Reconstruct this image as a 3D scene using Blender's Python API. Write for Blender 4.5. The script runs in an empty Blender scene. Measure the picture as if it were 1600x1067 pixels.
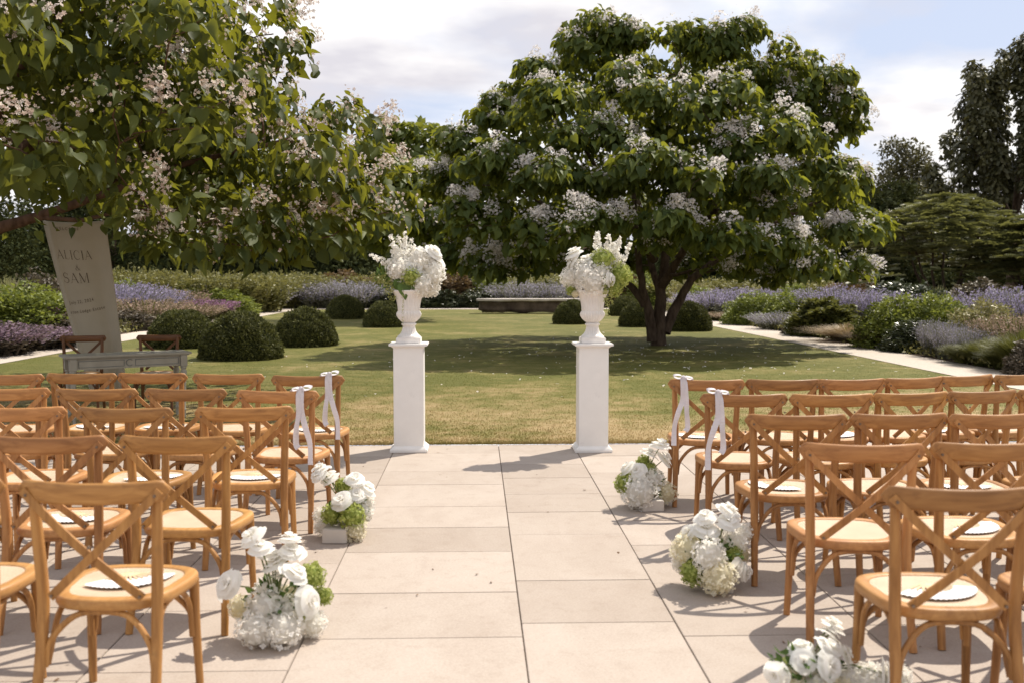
import bpy, bmesh, math, random
import numpy as np
from mathutils import Vector, Matrix, noise as mnoise

# ---------------------------------------------------------------- camera, sky, sun, exposure
SC = bpy.context.scene
COL = SC.collection
cam_d = bpy.data.cameras.new('camera'); cam = bpy.data.objects.new('camera', cam_d); COL.objects.link(cam)
cam.location = (0, 0, 1.6)
cam.rotation_euler = (math.radians(90 - 3.66), 0, math.radians(-2.02))
cam_d.lens = 35; cam_d.sensor_width = 36; cam_d.clip_start = .1; cam_d.clip_end = 2000
cam_d.dof.use_dof = True; cam_d.dof.focus_distance = 9.6; cam_d.dof.aperture_fstop = 2.8
SC.camera = cam

SUN_AZ = math.atan2(1.08, 1.05)           # from +y towards +x: the sun stands behind the garden, to the right
SUN_EL = math.radians(54)
W = bpy.data.worlds.new('World'); SC.world = W; W.use_nodes = True
nt = W.node_tree; nt.nodes.clear()
wo = nt.nodes.new('ShaderNodeOutputWorld'); bg = nt.nodes.new('ShaderNodeBackground')
sky = nt.nodes.new('ShaderNodeTexSky'); sky.sky_type = 'NISHITA'; sky.sun_disc = False
sky.sun_elevation = SUN_EL; sky.sun_rotation = SUN_AZ; sky.air_density = 1.0; sky.dust_density = 1.5; sky.ozone_density = 1.0
bg.inputs['Strength'].default_value = .1
tc = nt.nodes.new('ShaderNodeTexCoord')
def wn(t, **k):
    n = nt.nodes.new(t)
    for a, b in k.items(): setattr(n, a, b)
    return n
def wlink(a, b): nt.links.new(a, b)
sep = wn('ShaderNodeSeparateXYZ'); wlink(tc.outputs['Generated'], sep.inputs[0])
mx = wn('ShaderNodeMath', operation='MAXIMUM'); wlink(sep.outputs['Z'], mx.inputs[0]); mx.inputs[1].default_value = .0
ad = wn('ShaderNodeMath', operation='ADD'); wlink(mx.outputs[0], ad.inputs[0]); ad.inputs[1].default_value = .16
dx = wn('ShaderNodeMath', operation='DIVIDE'); wlink(sep.outputs['X'], dx.inputs[0]); wlink(ad.outputs[0], dx.inputs[1])
dy = wn('ShaderNodeMath', operation='DIVIDE'); wlink(sep.outputs['Y'], dy.inputs[0]); wlink(ad.outputs[0], dy.inputs[1])
cb = wn('ShaderNodeCombineXYZ'); wlink(dx.outputs[0], cb.inputs[0]); wlink(dy.outputs[0], cb.inputs[1])
n1 = wn('ShaderNodeTexNoise'); n1.inputs['Scale'].default_value = .75; n1.inputs['Detail'].default_value = 7; n1.inputs['Roughness'].default_value = .52
n1.inputs['Distortion'].default_value = .35
wlink(cb.outputs[0], n1.inputs['Vector'])
r1 = wn('ShaderNodeValToRGB'); r1.color_ramp.elements[0].position = .40; r1.color_ramp.elements[1].position = .53
wlink(n1.outputs['Fac'], r1.inputs[0])
n2 = wn('ShaderNodeTexNoise'); n2.inputs['Scale'].default_value = 1.3; n2.inputs['Detail'].default_value = 5
ofs = wn('ShaderNodeVectorMath', operation='ADD'); wlink(cb.outputs[0], ofs.inputs[0]); ofs.inputs[1].default_value = (7.3, 2.1, 0)
wlink(ofs.outputs[0], n2.inputs['Vector'])
r2 = wn('ShaderNodeValToRGB'); r2.color_ramp.elements[0].position = .42; r2.color_ramp.elements[1].position = .57
r2.color_ramp.elements[0].color = (6.5, 6.3, 6.75, 1); r2.color_ramp.elements[1].color = (10.0, 9.75, 9.5, 1)
wlink(n2.outputs['Fac'], r2.inputs[0])
hz = wn('ShaderNodeMixRGB'); hz.inputs[0].default_value = .8; hz.inputs[2].default_value = (5.7, 6.35, 8.0, 1); wlink(sky.outputs[0], hz.inputs[1])
mxc = wn('ShaderNodeMixRGB'); wlink(r1.outputs[0], mxc.inputs[0]); wlink(hz.outputs[0], mxc.inputs[1]); wlink(r2.outputs[0], mxc.inputs[2])
wlink(mxc.outputs[0], bg.inputs['Color']); wlink(bg.outputs[0], wo.inputs[0])

sd = bpy.data.lights.new('sun', 'SUN'); sun = bpy.data.objects.new('sun', sd); COL.objects.link(sun)
sd.energy = 5.0; sd.angle = math.radians(.55); sd.color = (1, .92, .79)
_sv = Vector((math.sin(SUN_AZ) * math.cos(SUN_EL), math.cos(SUN_AZ) * math.cos(SUN_EL), math.sin(SUN_EL)))
sun.rotation_euler = _sv.to_track_quat('Z', 'Y').to_euler(); sun.location = (20, 20, 30)

SC.view_settings.view_transform = 'Standard'; SC.view_settings.look = 'None'
SC.view_settings.exposure = .28; SC.view_settings.gamma = 1
SC.render.engine = 'CYCLES'
SC.cycles.use_denoising = True
SC.cycles.max_bounces = 8; SC.cycles.diffuse_bounces = 4; SC.cycles.transmission_bounces = 6; SC.cycles.transparent_max_bounces = 4
SC.cycles.caustics_reflective = False; SC.cycles.caustics_refractive = False

RND = random.Random(11)
NR = np.random.default_rng(11)

# ---------------------------------------------------------------- helpers
def new_mat(name):
    m = bpy.data.materials.new(name); m.use_nodes = True
    t = m.node_tree; t.nodes.clear()
    o = t.nodes.new('ShaderNodeOutputMaterial'); p = t.nodes.new('ShaderNodeBsdfPrincipled')
    t.links.new(p.outputs[0], o.inputs[0])
    return m, t, p, o
def ramp(t, fac, stops):
    r = t.nodes.new('ShaderNodeValToRGB'); e = r.color_ramp.elements
    while len(e) < len(stops): e.new(.5)
    for k, (pos, c) in enumerate(stops): e[k].position = pos; e[k].color = (*c, 1)
    t.links.new(fac, r.inputs[0]); return r.outputs[0]
def noise_node(t, scale, detail=4, rough=.55, coord='Object', stretch=(1, 1, 1), dist=0, offset_random=False):
    tcn = t.nodes.new('ShaderNodeTexCoord'); mp = t.nodes.new('ShaderNodeMapping'); mp.inputs['Scale'].default_value = stretch
    src = tcn.outputs[coord] if coord != 'World' else None
    if coord == 'World':
        g = t.nodes.new('ShaderNodeNewGeometry'); src = g.outputs['Position']
    if offset_random:
        oi = t.nodes.new('ShaderNodeObjectInfo'); mu = t.nodes.new('ShaderNodeMath'); mu.operation = 'MULTIPLY'; mu.inputs[1].default_value = 37
        t.links.new(oi.outputs['Random'], mu.inputs[0]); t.links.new(mu.outputs[0], mp.inputs['Location'])
    t.links.new(src, mp.inputs['Vector'])
    n = t.nodes.new('ShaderNodeTexNoise'); n.inputs['Scale'].default_value = scale; n.inputs['Detail'].default_value = detail
    n.inputs['Roughness'].default_value = rough; n.inputs['Distortion'].default_value = dist
    t.links.new(mp.outputs[0], n.inputs['Vector']); return n.outputs['Fac']
def bump(t, p, h, strength=.3, dist=.01):
    b = t.nodes.new('ShaderNodeBump'); b.inputs['Strength'].default_value = strength; b.inputs['Distance'].default_value = dist
    t.links.new(h, b.inputs['Height']); t.links.new(b.outputs[0], p.inputs['Normal'])
def mixc(t, fac, a, b, mode='MIX'):
    m = t.nodes.new('ShaderNodeMixRGB'); m.blend_type = mode
    for i, v in ((0, fac), (1, a), (2, b)):
        if isinstance(v, (int, float)): m.inputs[i].default_value = v
        elif isinstance(v, tuple): m.inputs[i].default_value = (*v, 1)
        else: t.links.new(v, m.inputs[i])
    return m.outputs[0]

def simple_mat(name, c1, c2, scale=6, rough=.6, spec=.3, bumps=0, bscale=40, coord='Object', stretch=(1, 1, 1)):
    m, t, p, o = new_mat(name)
    t.links.new(ramp(t, noise_node(t, scale, coord=coord, stretch=stretch), [(.3, c1), (.7, c2)]), p.inputs['Base Color'])
    p.inputs['Roughness'].default_value = rough; p.inputs['Specular IOR Level'].default_value = spec
    if bumps: bump(t, p, noise_node(t, bscale, coord=coord), bumps, .01)
    return m

def leaf_mat(name, dark, light, trans, tw=.35, rough=.5, spec=.35):
    """two-sided leaf: reflects its own green, lets warm yellow-green light through; 'rnd' varies leaf by leaf"""
    m, t, p, o = new_mat(name)
    a = t.nodes.new('ShaderNodeAttribute'); a.attribute_name = 'rnd'
    t.links.new(ramp(t, a.outputs['Fac'], [(0, dark), (1, light)]), p.inputs['Base Color'])
    p.inputs['Roughness'].default_value = rough; p.inputs['Specular IOR Level'].default_value = spec
    tr = t.nodes.new('ShaderNodeBsdfTranslucent')
    t.links.new(ramp(t, a.outputs['Fac'], [(0, tuple(c * .6 for c in trans)), (1, trans)]), tr.inputs[0])
    mi = t.nodes.new('ShaderNodeMixShader'); mi.inputs[0].default_value = tw
    t.links.new(p.outputs[0], mi.inputs[1]); t.links.new(tr.outputs[0], mi.inputs[2]); t.links.new(mi.outputs[0], o.inputs[0])
    return m

def link(o, parent=None):
    COL.objects.link(o)
    if parent is not None: o.parent = parent
    return o
def tag(o, label, cat=None, group=None, kind=None):
    if label: o['label'] = label
    if cat: o['category'] = cat
    if group: o['group'] = group
    if kind: o['kind'] = kind
    return o
def empty(name, loc=(0, 0, 0), rz=0):
    o = bpy.data.objects.new(name, None); o.empty_display_size = .1; o.location = loc; o.rotation_euler = (0, 0, rz); COL.objects.link(o); return o
def copy_tree(o, parent=None):
    c = o.copy(); COL.objects.link(c)
    if parent is not None: c.parent = parent
    for ch in o.children: copy_tree(ch, c)
    return c

class MB:
    def __init__(s): s.v = []; s.f = []; s.sm = []
    def add(s, V, F, smooth=True):
        k = len(s.v); s.v += [tuple(p) for p in V]; s.f += [tuple(i + k for i in q) for q in F]; s.sm += [smooth] * len(F); return s
    def mesh(s, name, mat):
        m = bpy.data.meshes.new(name); m.from_pydata(s.v, [], s.f); m.polygons.foreach_set('use_smooth', s.sm)
        if mat: m.materials.append(mat)
        m.update(); return m
    def build(s, name, mat, parent=None):
        return link(bpy.data.objects.new(name, s.mesh(name, mat)), parent)
    def tube(s, pts, rad, n=8, cap=True):
        pts = [Vector(p) for p in pts]; N = len(pts)
        rad = rad if hasattr(rad, '__len__') else [rad] * N
        V = []; up = None
        for i, p in enumerate(pts):
            tdir = (pts[min(i + 1, N - 1)] - pts[max(i - 1, 0)]).normalized()
            if up is None:
                up = Vector((0, 0, 1)) if abs(tdir.z) < .9 else Vector((0, 1, 0))
            x = up.cross(tdir)
            x = x.normalized() if x.length > 1e-6 else Vector((1, 0, 0))
            y = tdir.cross(x).normalized(); up = y
            for k in range(n):
                a = 2 * math.pi * k / n; V.append(p + (x * math.cos(a) + y * math.sin(a)) * rad[i])
        F = [(i * n + k, i * n + (k + 1) % n, (i + 1) * n + (k + 1) % n, (i + 1) * n + k) for i in range(N - 1) for k in range(n)]
        s.add(V, F, True)
        if cap:
            s.add(V[:n][::-1], [tuple(range(n))], False); s.add(V[-n:], [tuple(range(n))], False)
        return s
    def strip(s, pts, side, w, th):
        """rectangular bar or ribbon swept along pts; side = width direction"""
        pts = [Vector(p) for p in pts]; N = len(pts); side = [Vector(q).normalized() for q in (side if isinstance(side, list) else [side] * N)]
        w = w if hasattr(w, '__len__') else [w] * N
        V = []
        for i, p in enumerate(pts):
            td = (pts[min(i + 1, N - 1)] - pts[max(i - 1, 0)]).normalized()
            nn = td.cross(side[i]).normalized(); sd_ = nn.cross(td).normalized()
            for a, b in ((-1, -1), (1, -1), (1, 1), (-1, 1)): V.append(p + sd_ * a * w[i] / 2 + nn * b * th / 2)
        F = [(i * 4 + k, i * 4 + (k + 1) % 4, i * 4 + 4 + (k + 1) % 4, i * 4 + 4 + k) for i in range(N - 1) for k in range(4)]
        F += [(3, 2, 1, 0), tuple(4 * (N - 1) + k for k in range(4))]
        return s.add(V, F, False)
    def box(s, c, d, bev=0):
        bm = bmesh.new(); bmesh.ops.create_cube(bm, size=1)
        for v in bm.verts: v.co = Vector((v.co.x * d[0], v.co.y * d[1], v.co.z * d[2])) + Vector(c)
        if bev: bmesh.ops.bevel(bm, geom=bm.edges[:], offset=bev, segments=2, affect='EDGES')
        bm.verts.index_update()
        s.add([v.co.copy() for v in bm.verts], [[v.index for v in f.verts] for f in bm.faces], False); bm.free(); return s
    def lathe(s, prof, n=40, lobes=0, amp=None, c=(0, 0, 0)):
        V = []
        for j, (r, z) in enumerate(prof):
            for k in range(n):
                a = 2 * math.pi * k / n
                q = 1 - (amp[j] if amp else 0) * (1 - abs(math.cos(lobes * a / 2))) if lobes else 1
                V.append((c[0] + r * q * math.cos(a), c[1] + r * q * math.sin(a), c[2] + z))
        F = [(j * n + k, j * n + (k + 1) % n, (j + 1) * n + (k + 1) % n, (j + 1) * n + k) for j in range(len(prof) - 1) for k in range(n)]
        s.add(V, F, True); s.add(V[-n:], [tuple(range(n))], False); s.add(V[:n][::-1], [tuple(range(n))], False); return s

def np_mesh(name, V, F, mat, rnd=None, smooth=False):
    """V (n,3) float, F (m,3|4) int -> mesh; rnd per vertex"""
    V = np.ascontiguousarray(V, dtype=np.float32); F = np.ascontiguousarray(F, dtype=np.int32); k = F.shape[1]
    m = bpy.data.meshes.new(name); m.vertices.add(len(V)); m.vertices.foreach_set('co', V.ravel())
    m.loops.add(F.size); m.loops.foreach_set('vertex_index', F.ravel())
    m.polygons.add(len(F)); m.polygons.foreach_set('loop_start', np.arange(0, F.size, k, dtype=np.int32))
    if smooth: m.polygons.foreach_set('use_smooth', np.ones(len(F), dtype=bool))
    if rnd is not None:
        at = m.attributes.new('rnd', 'FLOAT', 'POINT'); at.data.foreach_set('value', np.ascontiguousarray(rnd, dtype=np.float32))
    m.update(calc_edges=True)
    if mat: m.materials.append(mat)
    return m
def norm(a): return a / np.maximum(np.linalg.norm(a, axis=-1, keepdims=True), 1e-9)
def frames(tip, nrm):
    y = norm(tip); z = norm(nrm - (nrm * y).sum(-1, keepdims=True) * y); x = np.cross(y, z)
    return np.stack([x, y, z], -1)              # columns
def scatter(tmplV, tmplF, P, M, S, rnd):
    tv = np.asarray(tmplV, float); tf = np.asarray(tmplF, int)
    V = np.einsum('nij,kj->nki', M, tv) * np.asarray(S)[:, None, None] + P[:, None, :]
    n, k = len(P), len(tv)
    F = (tf[None] + (np.arange(n) * k)[:, None, None]).reshape(-1, tf.shape[1])
    return V.reshape(-1, 3), F, np.repeat(rnd, k)
HEART_V = [(0, 0, 0), (-.20, -.10, .09), (.20, -.10, .09), (-.40, .04, .17), (.40, .04, .13), (-.44, .30, .16), (.45, .30, .19), (-.34, .58, .09), (.34, .58, .10), (-.16, .84, -.03), (.16, .84, -.05), (.03, 1.10, -.22), (0, .22, -.02), (.01, .60, -.05)]
HEART_F = [(0, 12, 1), (1, 12, 3), (3, 12, 5), (5, 12, 13), (5, 13, 7), (7, 13, 9), (9, 13, 11), (0, 2, 12), (2, 4, 12), (4, 6, 12), (6, 13, 12), (6, 8, 13), (8, 10, 13), (10, 11, 13)]
OVAL_V = [(0, 0, 0), (-.26, .45, .05), (.26, .45, .05), (0, 1, -.08), (0, .48, -.03)]
OVAL_F = [(0, 4, 1), (1, 4, 3), (0, 2, 4), (2, 3, 4)]
QUAD_V = [(-.3, 0, 0), (.3, 0, 0), (.22, 1, .05), (-.22, 1, .05)]
QUAD_F = [(0, 1, 2), (0, 2, 3)]
FROND_V = []; FROND_F = []
for _k in range(8):
    for _s in (-1, 1):
        b_ = len(FROND_V); y_ = .12 + .105 * _k; l_ = .26 * math.sin(.5 + 2.2 * _k / 8)
        FROND_V += [(0, y_, -.25 * y_ * y_), (_s * l_, y_ + .1, -.25 * y_ * y_ - .08), (_s * l_ * .42, y_ + .15, -.25 * y_ * y_ + .02)]
        FROND_F += [(b_, b_ + 1, b_ + 2)]
b_ = len(FROND_V); FROND_V += [(-.012, 0, 0), (.012, 0, 0), (0, 1.0, -.25)]; FROND_F += [(b_, b_ + 1, b_ + 2)]
def rdir(n, g=NR): return norm(g.normal(size=(n, 3)))

# ---------------------------------------------------------------- materials
def wood_mat(name, axis, c1, c2, c3):
    m, t, p, o = new_mat(name)
    st = {'x': (.06, 1, 1), 'z': (1, 1, .06), 'y': (1, .06, 1)}[axis]
    g = noise_node(t, 42, 6, .6, stretch=st, dist=.6, offset_random=True)
    b = noise_node(t, 5, 3, .5, stretch=st, offset_random=True)
    col = ramp(t, g, [(.3, c1), (.52, c2), (.75, c3)])
    col = mixc(t, .55, col, ramp(t, b, [(.3, (.62, .55, .5)), (.7, (1.15, 1.1, 1.05))]), 'MULTIPLY')
    oi = t.nodes.new('ShaderNodeObjectInfo')
    col = mixc(t, 1, col, ramp(t, oi.outputs['Random'], [(0, (.88, .85, .82)), (1, (1.08, 1.08, 1.08))]), 'MULTIPLY')
    col = mixc(t, 1, col, oi.outputs['Color'], 'MULTIPLY')          # each chair has its own tone
    wear = noise_node(t, 16, 5, .7, offset_random=True)
    col = mixc(t, ramp(t, wear, [(.62, (0, 0, 0)), (.78, (.5, .5, .5))]), col, (.20, .115, .05))
    t.links.new(col, p.inputs['Base Color']); t.links.new(ramp(t, wear, [(.3, (.36, .36, .36)), (.7, (.6, .6, .6))]), p.inputs['Roughness']); p.inputs['Specular IOR Level'].default_value = .36
    bump(t, p, g, .08, .002)
    return m
OAK = ((.25, .114, .034), (.385, .190, .062), (.495, .265, .095))
M_WX = wood_mat('honey_oak_across', 'x', *OAK); M_WZ = wood_mat('honey_oak_upright', 'z', *OAK); M_WY = wood_mat('honey_oak_seat', 'y', (.38, .188, .066), (.48, .255, .094), (.57, .325, .13))
M_BOLT = simple_mat('bolt_metal', (.10, .07, .05), (.2, .14, .1), 30, .4, .5)
def cane():
    m, t, p, o = new_mat('woven_cane')
    tcn = t.nodes.new('ShaderNodeTexCoord')
    fs = []
    for ang in (0, 90):
        mp = t.nodes.new('ShaderNodeMapping'); mp.inputs['Rotation'].default_value = (0, 0, math.radians(ang)); t.links.new(tcn.outputs['Object'], mp.inputs[0])
        w = t.nodes.new('ShaderNodeTexWave'); w.inputs['Scale'].default_value = 26; w.inputs['Distortion'].default_value = .6; w.inputs['Detail Scale'].default_value = 4; t.links.new(mp.outputs[0], w.inputs[0]); fs.append(w.outputs['Fac'])
    mu = t.nodes.new('ShaderNodeMath'); mu.operation = 'MULTIPLY'; t.links.new(fs[0], mu.inputs[0]); t.links.new(fs[1], mu.inputs[1])
    c = ramp(t, mu.outputs[0], [(.05, (.44, .32, .21)), (.5, (.70, .58, .45))])
    c = mixc(t, .5, c, ramp(t, noise_node(t, 9), [(.3, (.8, .74, .68)), (.7, (1.08, 1.05, 1.02))]), 'MULTIPLY')
    t.links.new(c, p.inputs['Base Color']); p.inputs['Roughness'].default_value = .65; bump(t, p, mu.outputs[0], .35, .003)
    return m
M_CANE = cane()
def paint(name, c, rough=.45, var=.05, bs=.05):
    m, t, p, o = new_mat(name)
    t.links.new(ramp(t, noise_node(t, 7, 6), [(.3, tuple(x * (1 - var) for x in c)), (.7, c)]), p.inputs['Base Color'])
    p.inputs['Roughness'].default_value = rough; bump(t, p, noise_node(t, 60), bs, .004)
    sc = noise_node(t, 13, 7, .75); bc = p.inputs['Base Color'].links[0].from_socket          # scuffs and small stains
    t.links.new(mixc(t, ramp(t, sc, [(.60, (0, 0, 0)), (.80, (.55, .55, .55))]), bc, tuple(x * .62 for x in c)), p.inputs['Base Color']); return m
M_WHITE = paint('white_painted_wood', (.80, .785, .76), .5, .06)
M_URN = paint('white_cast_stone', (.80, .765, .73), .6, .16, .2)
M_GREY = paint('grey_chalk_paint', (.34, .315, .255), .6, .2, .1)
M_GREYD = paint('dark_grey_paint', (.16, .165, .15), .6, .2, .1)
M_PAPER = paint('white_paper', (.84, .83, .84), .7, .03)
M_STICK = simple_mat('pale_wood_sticks', (.6, .44, .26), (.72, .56, .36), 20)
def cloth(name, c, tw=.25):
    m, t, p, o = new_mat(name)
    t.links.new(ramp(t, noise_node(t, 5, 5), [(.3, tuple(x * .93 for x in c)), (.7, c)]), p.inputs['Base Color']); p.inputs['Roughness'].default_value = .8; p.inputs['Specular IOR Level'].default_value = .15
    tr = t.nodes.new('ShaderNodeBsdfTranslucent'); tr.inputs[0].default_value = (*c, 1)
    mi = t.nodes.new('ShaderNodeMixShader'); mi.inputs[0].default_value = tw
    t.links.new(p.outputs[0], mi.inputs[1]); t.links.new(tr.outputs[0], mi.inputs[2]); t.links.new(mi.outputs[0], o.inputs[0]); return m
M_RIBBON = cloth('white_ribbon', (.80, .77, .80), .3)
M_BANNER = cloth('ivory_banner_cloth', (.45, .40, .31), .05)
M_INK = simple_mat('dark_ink', (.09, .07, .045), (.12, .09, .06), 10, .8, .1)
def petal(name, c1, c2, tw=.3):
    m, t, p, o = new_mat(name)
    a = t.nodes.new('ShaderNodeAttribute'); a.attribute_name = 'rnd'
    c = ramp(t, a.outputs['Fac'], [(0, c1), (1, c2)])
    t.links.new(c, p.inputs['Base Color']); p.inputs['Roughness'].default_value = .6; p.inputs['Specular IOR Level'].default_value = .2
    tr = t.nodes.new('ShaderNodeBsdfTranslucent'); t.links.new(c, tr.inputs[0])
    mi = t.nodes.new('ShaderNodeMixShader'); mi.inputs[0].default_value = tw
    t.links.new(p.outputs[0], mi.inputs[1]); t.links.new(tr.outputs[0], mi.inputs[2]); t.links.new(mi.outputs[0], o.inputs[0]); return m
M_PW = petal('white_petal', (.86, .83, .76), (.93, .92, .89), .5); M_PC = petal('cream_petal', (.80, .74, .54), (.91, .88, .75), .5); M_PG = petal('lime_petal', (.26, .31, .06), (.50, .54, .17))
M_ROSE = petal('white_rose_petal', (.88, .85, .77), (.94, .93, .90), .52)
M_AMA = petal('green_amaranth', (.28, .30, .08), (.46, .47, .18), .2)
M_BLOSSOM = petal('catalpa_blossom', (.70, .64, .61), (.92, .89, .87), .45)
M_BLOSSOM_OLD = petal('faded_catalpa_blossom', (.50, .36, .29), (.90, .84, .80), .4)
M_FLEAF = leaf_mat('florist_leaf', (.03, .06, .015), (.10, .17, .04), (.18, .28, .04), .25)
M_STEM = simple_mat('green_stem', (.10, .13, .04), (.18, .20, .07), 12)
M_BARK = simple_mat('dark_bark', (.045, .03, .02), (.12, .085, .06), 14, .9, .15, .6, 30, stretch=(1, 1, .3))
M_BARK2 = simple_mat('brown_bark', (.06, .035, .022), (.15, .09, .06), 14, .9, .15, .6, 30, stretch=(1, 1, .3))
M_CAT = leaf_mat('catalpa_leaf', (.036, .062, .015), (.105, .138, .032), (.38, .39, .038), .38, .58, .25)
M_CAT2 = leaf_mat('near_catalpa_leaf', (.026, .045, .010), (.085, .110, .024), (.33, .325, .028), .35, .58, .25)
M_YEW = leaf_mat('yew_leaf', (.030, .037, .010), (.165, .165, .052), (.15, .16, .04), .16, .6, .2)
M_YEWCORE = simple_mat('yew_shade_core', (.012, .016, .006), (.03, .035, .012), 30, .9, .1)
M_BIRCH = leaf_mat('birch_leaf', (.045, .048, .020), (.10, .095, .040), (.15, .14, .045), .25)
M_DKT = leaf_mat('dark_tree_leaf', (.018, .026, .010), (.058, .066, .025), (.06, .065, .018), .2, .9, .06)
M_BRT = leaf_mat('bright_tree_leaf', (.06, .09, .018), (.15, .18, .035), (.38, .40, .05), .36)
M_RNDT = leaf_mat('bronze_tree_leaf', (.042, .040, .018), (.092, .082, .035), (.15, .14, .04), .22)
M_SUM = leaf_mat('sumac_leaf', (.048, .058, .020), (.22, .22, .085), (.26, .26, .07), .28, .45, .45)

# ---------------------------------------------------------------- the setting: ground, patio, paths, beds
PX0, PX1, PY0, PY1 = -14.0, 14.0, -8.0, 9.50          # patio outline
def lawn_mat(name, blade):
    m, t, p, o = new_mat(name)
    big = noise_node(t, .55, 4, .6, 'World'); fine = noise_node(t, 60, 3, .6, 'World'); mid = noise_node(t, 3.2, 4, .6, 'World')
    g = t.nodes.new('ShaderNodeNewGeometry'); sp = t.nodes.new('ShaderNodeSeparateXYZ'); t.links.new(g.outputs['Position'], sp.inputs[0])
    # worn, sun-dried turf beside the paving
    mr = t.nodes.new('ShaderNodeMapRange'); mr.inputs['From Min'].default_value = 9.8; mr.inputs['From Max'].default_value = 15.5; mr.inputs['To Min'].default_value = .24; mr.inputs['To Max'].default_value = -.08
    t.links.new(sp.outputs['Y'], mr.inputs['Value'])
    s1 = t.nodes.new('ShaderNodeMath'); s1.operation = 'ADD'; t.links.new(big, s1.inputs[0]); t.links.new(mr.outputs[0], s1.inputs[1])
    m2 = t.nodes.new('ShaderNodeMath'); m2.operation = 'MULTIPLY_ADD'; t.links.new(mid, m2.inputs[0]); m2.inputs[1].default_value = .75; m2.inputs[2].default_value = -.375
    s2 = t.nodes.new('ShaderNodeMath'); s2.operation = 'ADD'; t.links.new(s1.outputs[0], s2.inputs[0]); t.links.new(m2.outputs[0], s2.inputs[1])
    k = 1.0
    c = ramp(t, s2.outputs[0], [(.36, (.110 * k, .112 * k, .026 * k)), (.52, (.165 * k, .150 * k, .046 * k)), (.66, (.25 * k, .198 * k, .086 * k)), (.82, (.35 * k, .262 * k, .140 * k))])
    c = mixc(t, .6, c, ramp(t, fine, [(.25, (.68, .68, .63)), (.75, (1.2, 1.2, 1.15))]), 'MULTIPLY')
    if blade:
        a = t.nodes.new('ShaderNodeAttribute'); a.attribute_name = 'rnd'
        c = mixc(t, 1, c, ramp(t, a.outputs['Fac'], [(0, (.8, .8, .75)), (1, (1.5, 1.45, 1.4))]), 'MULTIPLY')
        tr = t.nodes.new('ShaderNodeBsdfTranslucent'); t.links.new(c, tr.inputs[0])
        mi = t.nodes.new('ShaderNodeMixShader'); mi.inputs[0].default_value = .45
        t.links.new(p.outputs[0], mi.inputs[1]); t.links.new(tr.outputs[0], mi.inputs[2]); t.links.new(mi.outputs[0], o.inputs[0])
    t.links.new(c, p.inputs['Base Color']); p.inputs['Roughness'].default_value = .8; p.inputs['Specular IOR Level'].default_value = .15
    if not blade: bump(t, p, fine, .5, .03)
    return m
M_LAWN = lawn_mat('mown_turf', False); M_BLADE = lawn_mat('grass_blade', True)
def sheet(name, rects, z, mat, label):
    mb = MB()
    for (x0, x1, y0, y1) in rects: mb.add([(x0, y0, z), (x1, y0, z), (x1, y1, z), (x0, y1, z)], [(0, 1, 2, 3)], False)
    return tag(mb.build(name, mat), label, None, None, 'structure')
B = 400
sheet('lawn', [(-B, PX0, -B, B), (PX1, B, -B, B), (PX0, PX1, -B, PY0), (PX0, PX1, PY1, B)], .006, M_LAWN, 'mown lawn with sun dried patches beside the paving')

def slab_mat():
    m, t, p, o = new_mat('buff_sandstone_paving')
    oi = t.nodes.new('ShaderNodeObjectInfo')
    a = noise_node(t, 2.2, 6, .6, 'World', (1, .6, 1), 1.2); b = noise_node(t, 90, 3, .7, 'World'); s = noise_node(t, 9, 5, .7, 'World')
    c = ramp(t, a, [(.25, (.378, .318, .272)), (.5, (.412, .352, .304)), (.75, (.438, .380, .333))])
    c = mixc(t, .5, c, ramp(t, b, [(.3, (.72, .71, .70)), (.7, (1.14, 1.14, 1.14))]), 'MULTIPLY')
    c = mixc(t, .35, c, ramp(t, s, [(.32, (.80, .76, .72)), (.48, (1.04, 1.04, 1.04))]), 'MULTIPLY')
    c = mixc(t, 1, c, ramp(t, oi.outputs['Random'], [(0, (.88, .865, .85)), (1, (1.05, 1.05, 1.05))]), 'MULTIPLY')
    t.links.new(c, p.inputs['Base Color']); p.inputs['Roughness'].default_value = .75; p.inputs['Specular IOR Level'].default_value = .25; bump(t, p, b, .12, .003)
    return m
M_SLAB = slab_mat()
M_JOINT = simple_mat('sandy_joint', (.17, .135, .10), (.30, .245, .19), 14, .95, .1, .3, 90, 'World')
patio = tag(MB().box(((PX0 + PX1) / 2, (PY0 + PY1) / 2, -.066), (PX1 - PX0, PY1 - PY0, .10)).build('patio', M_JOINT), 'buff stone patio paved in long courses', None, None, 'structure')
xj = [-6.686, -5.862, -5.039, -4.215, -3.246, -2.422, -1.594, -0.775, 0.203, 0.921, 1.773, 2.636, 3.605, 4.361, 5.184, 6.153]
rl = random.Random(4)
centre = {(-0.775, 0.203): [9.04, 8.21, 7.66, 6.92, 6.33, 5.76, 5.0, 4.36, 3.59, 2.81], (0.203, 0.921): [9.01, 8.48, 7.9, 7.3, 6.73, 6.13, 5.18, 4.53, 3.78, 2.91]}
for a, b in zip(xj, xj[1:]):
    ys = centre.get((a, b))
    if not ys:
        ys = []; y = PY1 - rl.uniform(.35, .8)
        while y > 2.6: ys.append(y); y -= rl.choice((.6, .62, .75, .78, .9))
    e = [PY1] + ys + [2.3]
    for y1, y0 in zip(e, e[1:]):
        if y1 - y0 < .1: continue
        g = .0028; hz_ = .024
        sl = MB().box((0, 0, -hz_ / 2), (b - a - 2 * g, y1 - y0 - 1.1 * g, hz_), .002).build('paving_slab', M_SLAB, patio)
        sl.location = ((a + b) / 2, (y0 + y1) / 2, -.001 + rl.uniform(-.0012, .0012)); sl.rotation_euler = (rl.uniform(-.0008, .0008), rl.uniform(-.0008, .0008), 0)
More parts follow.
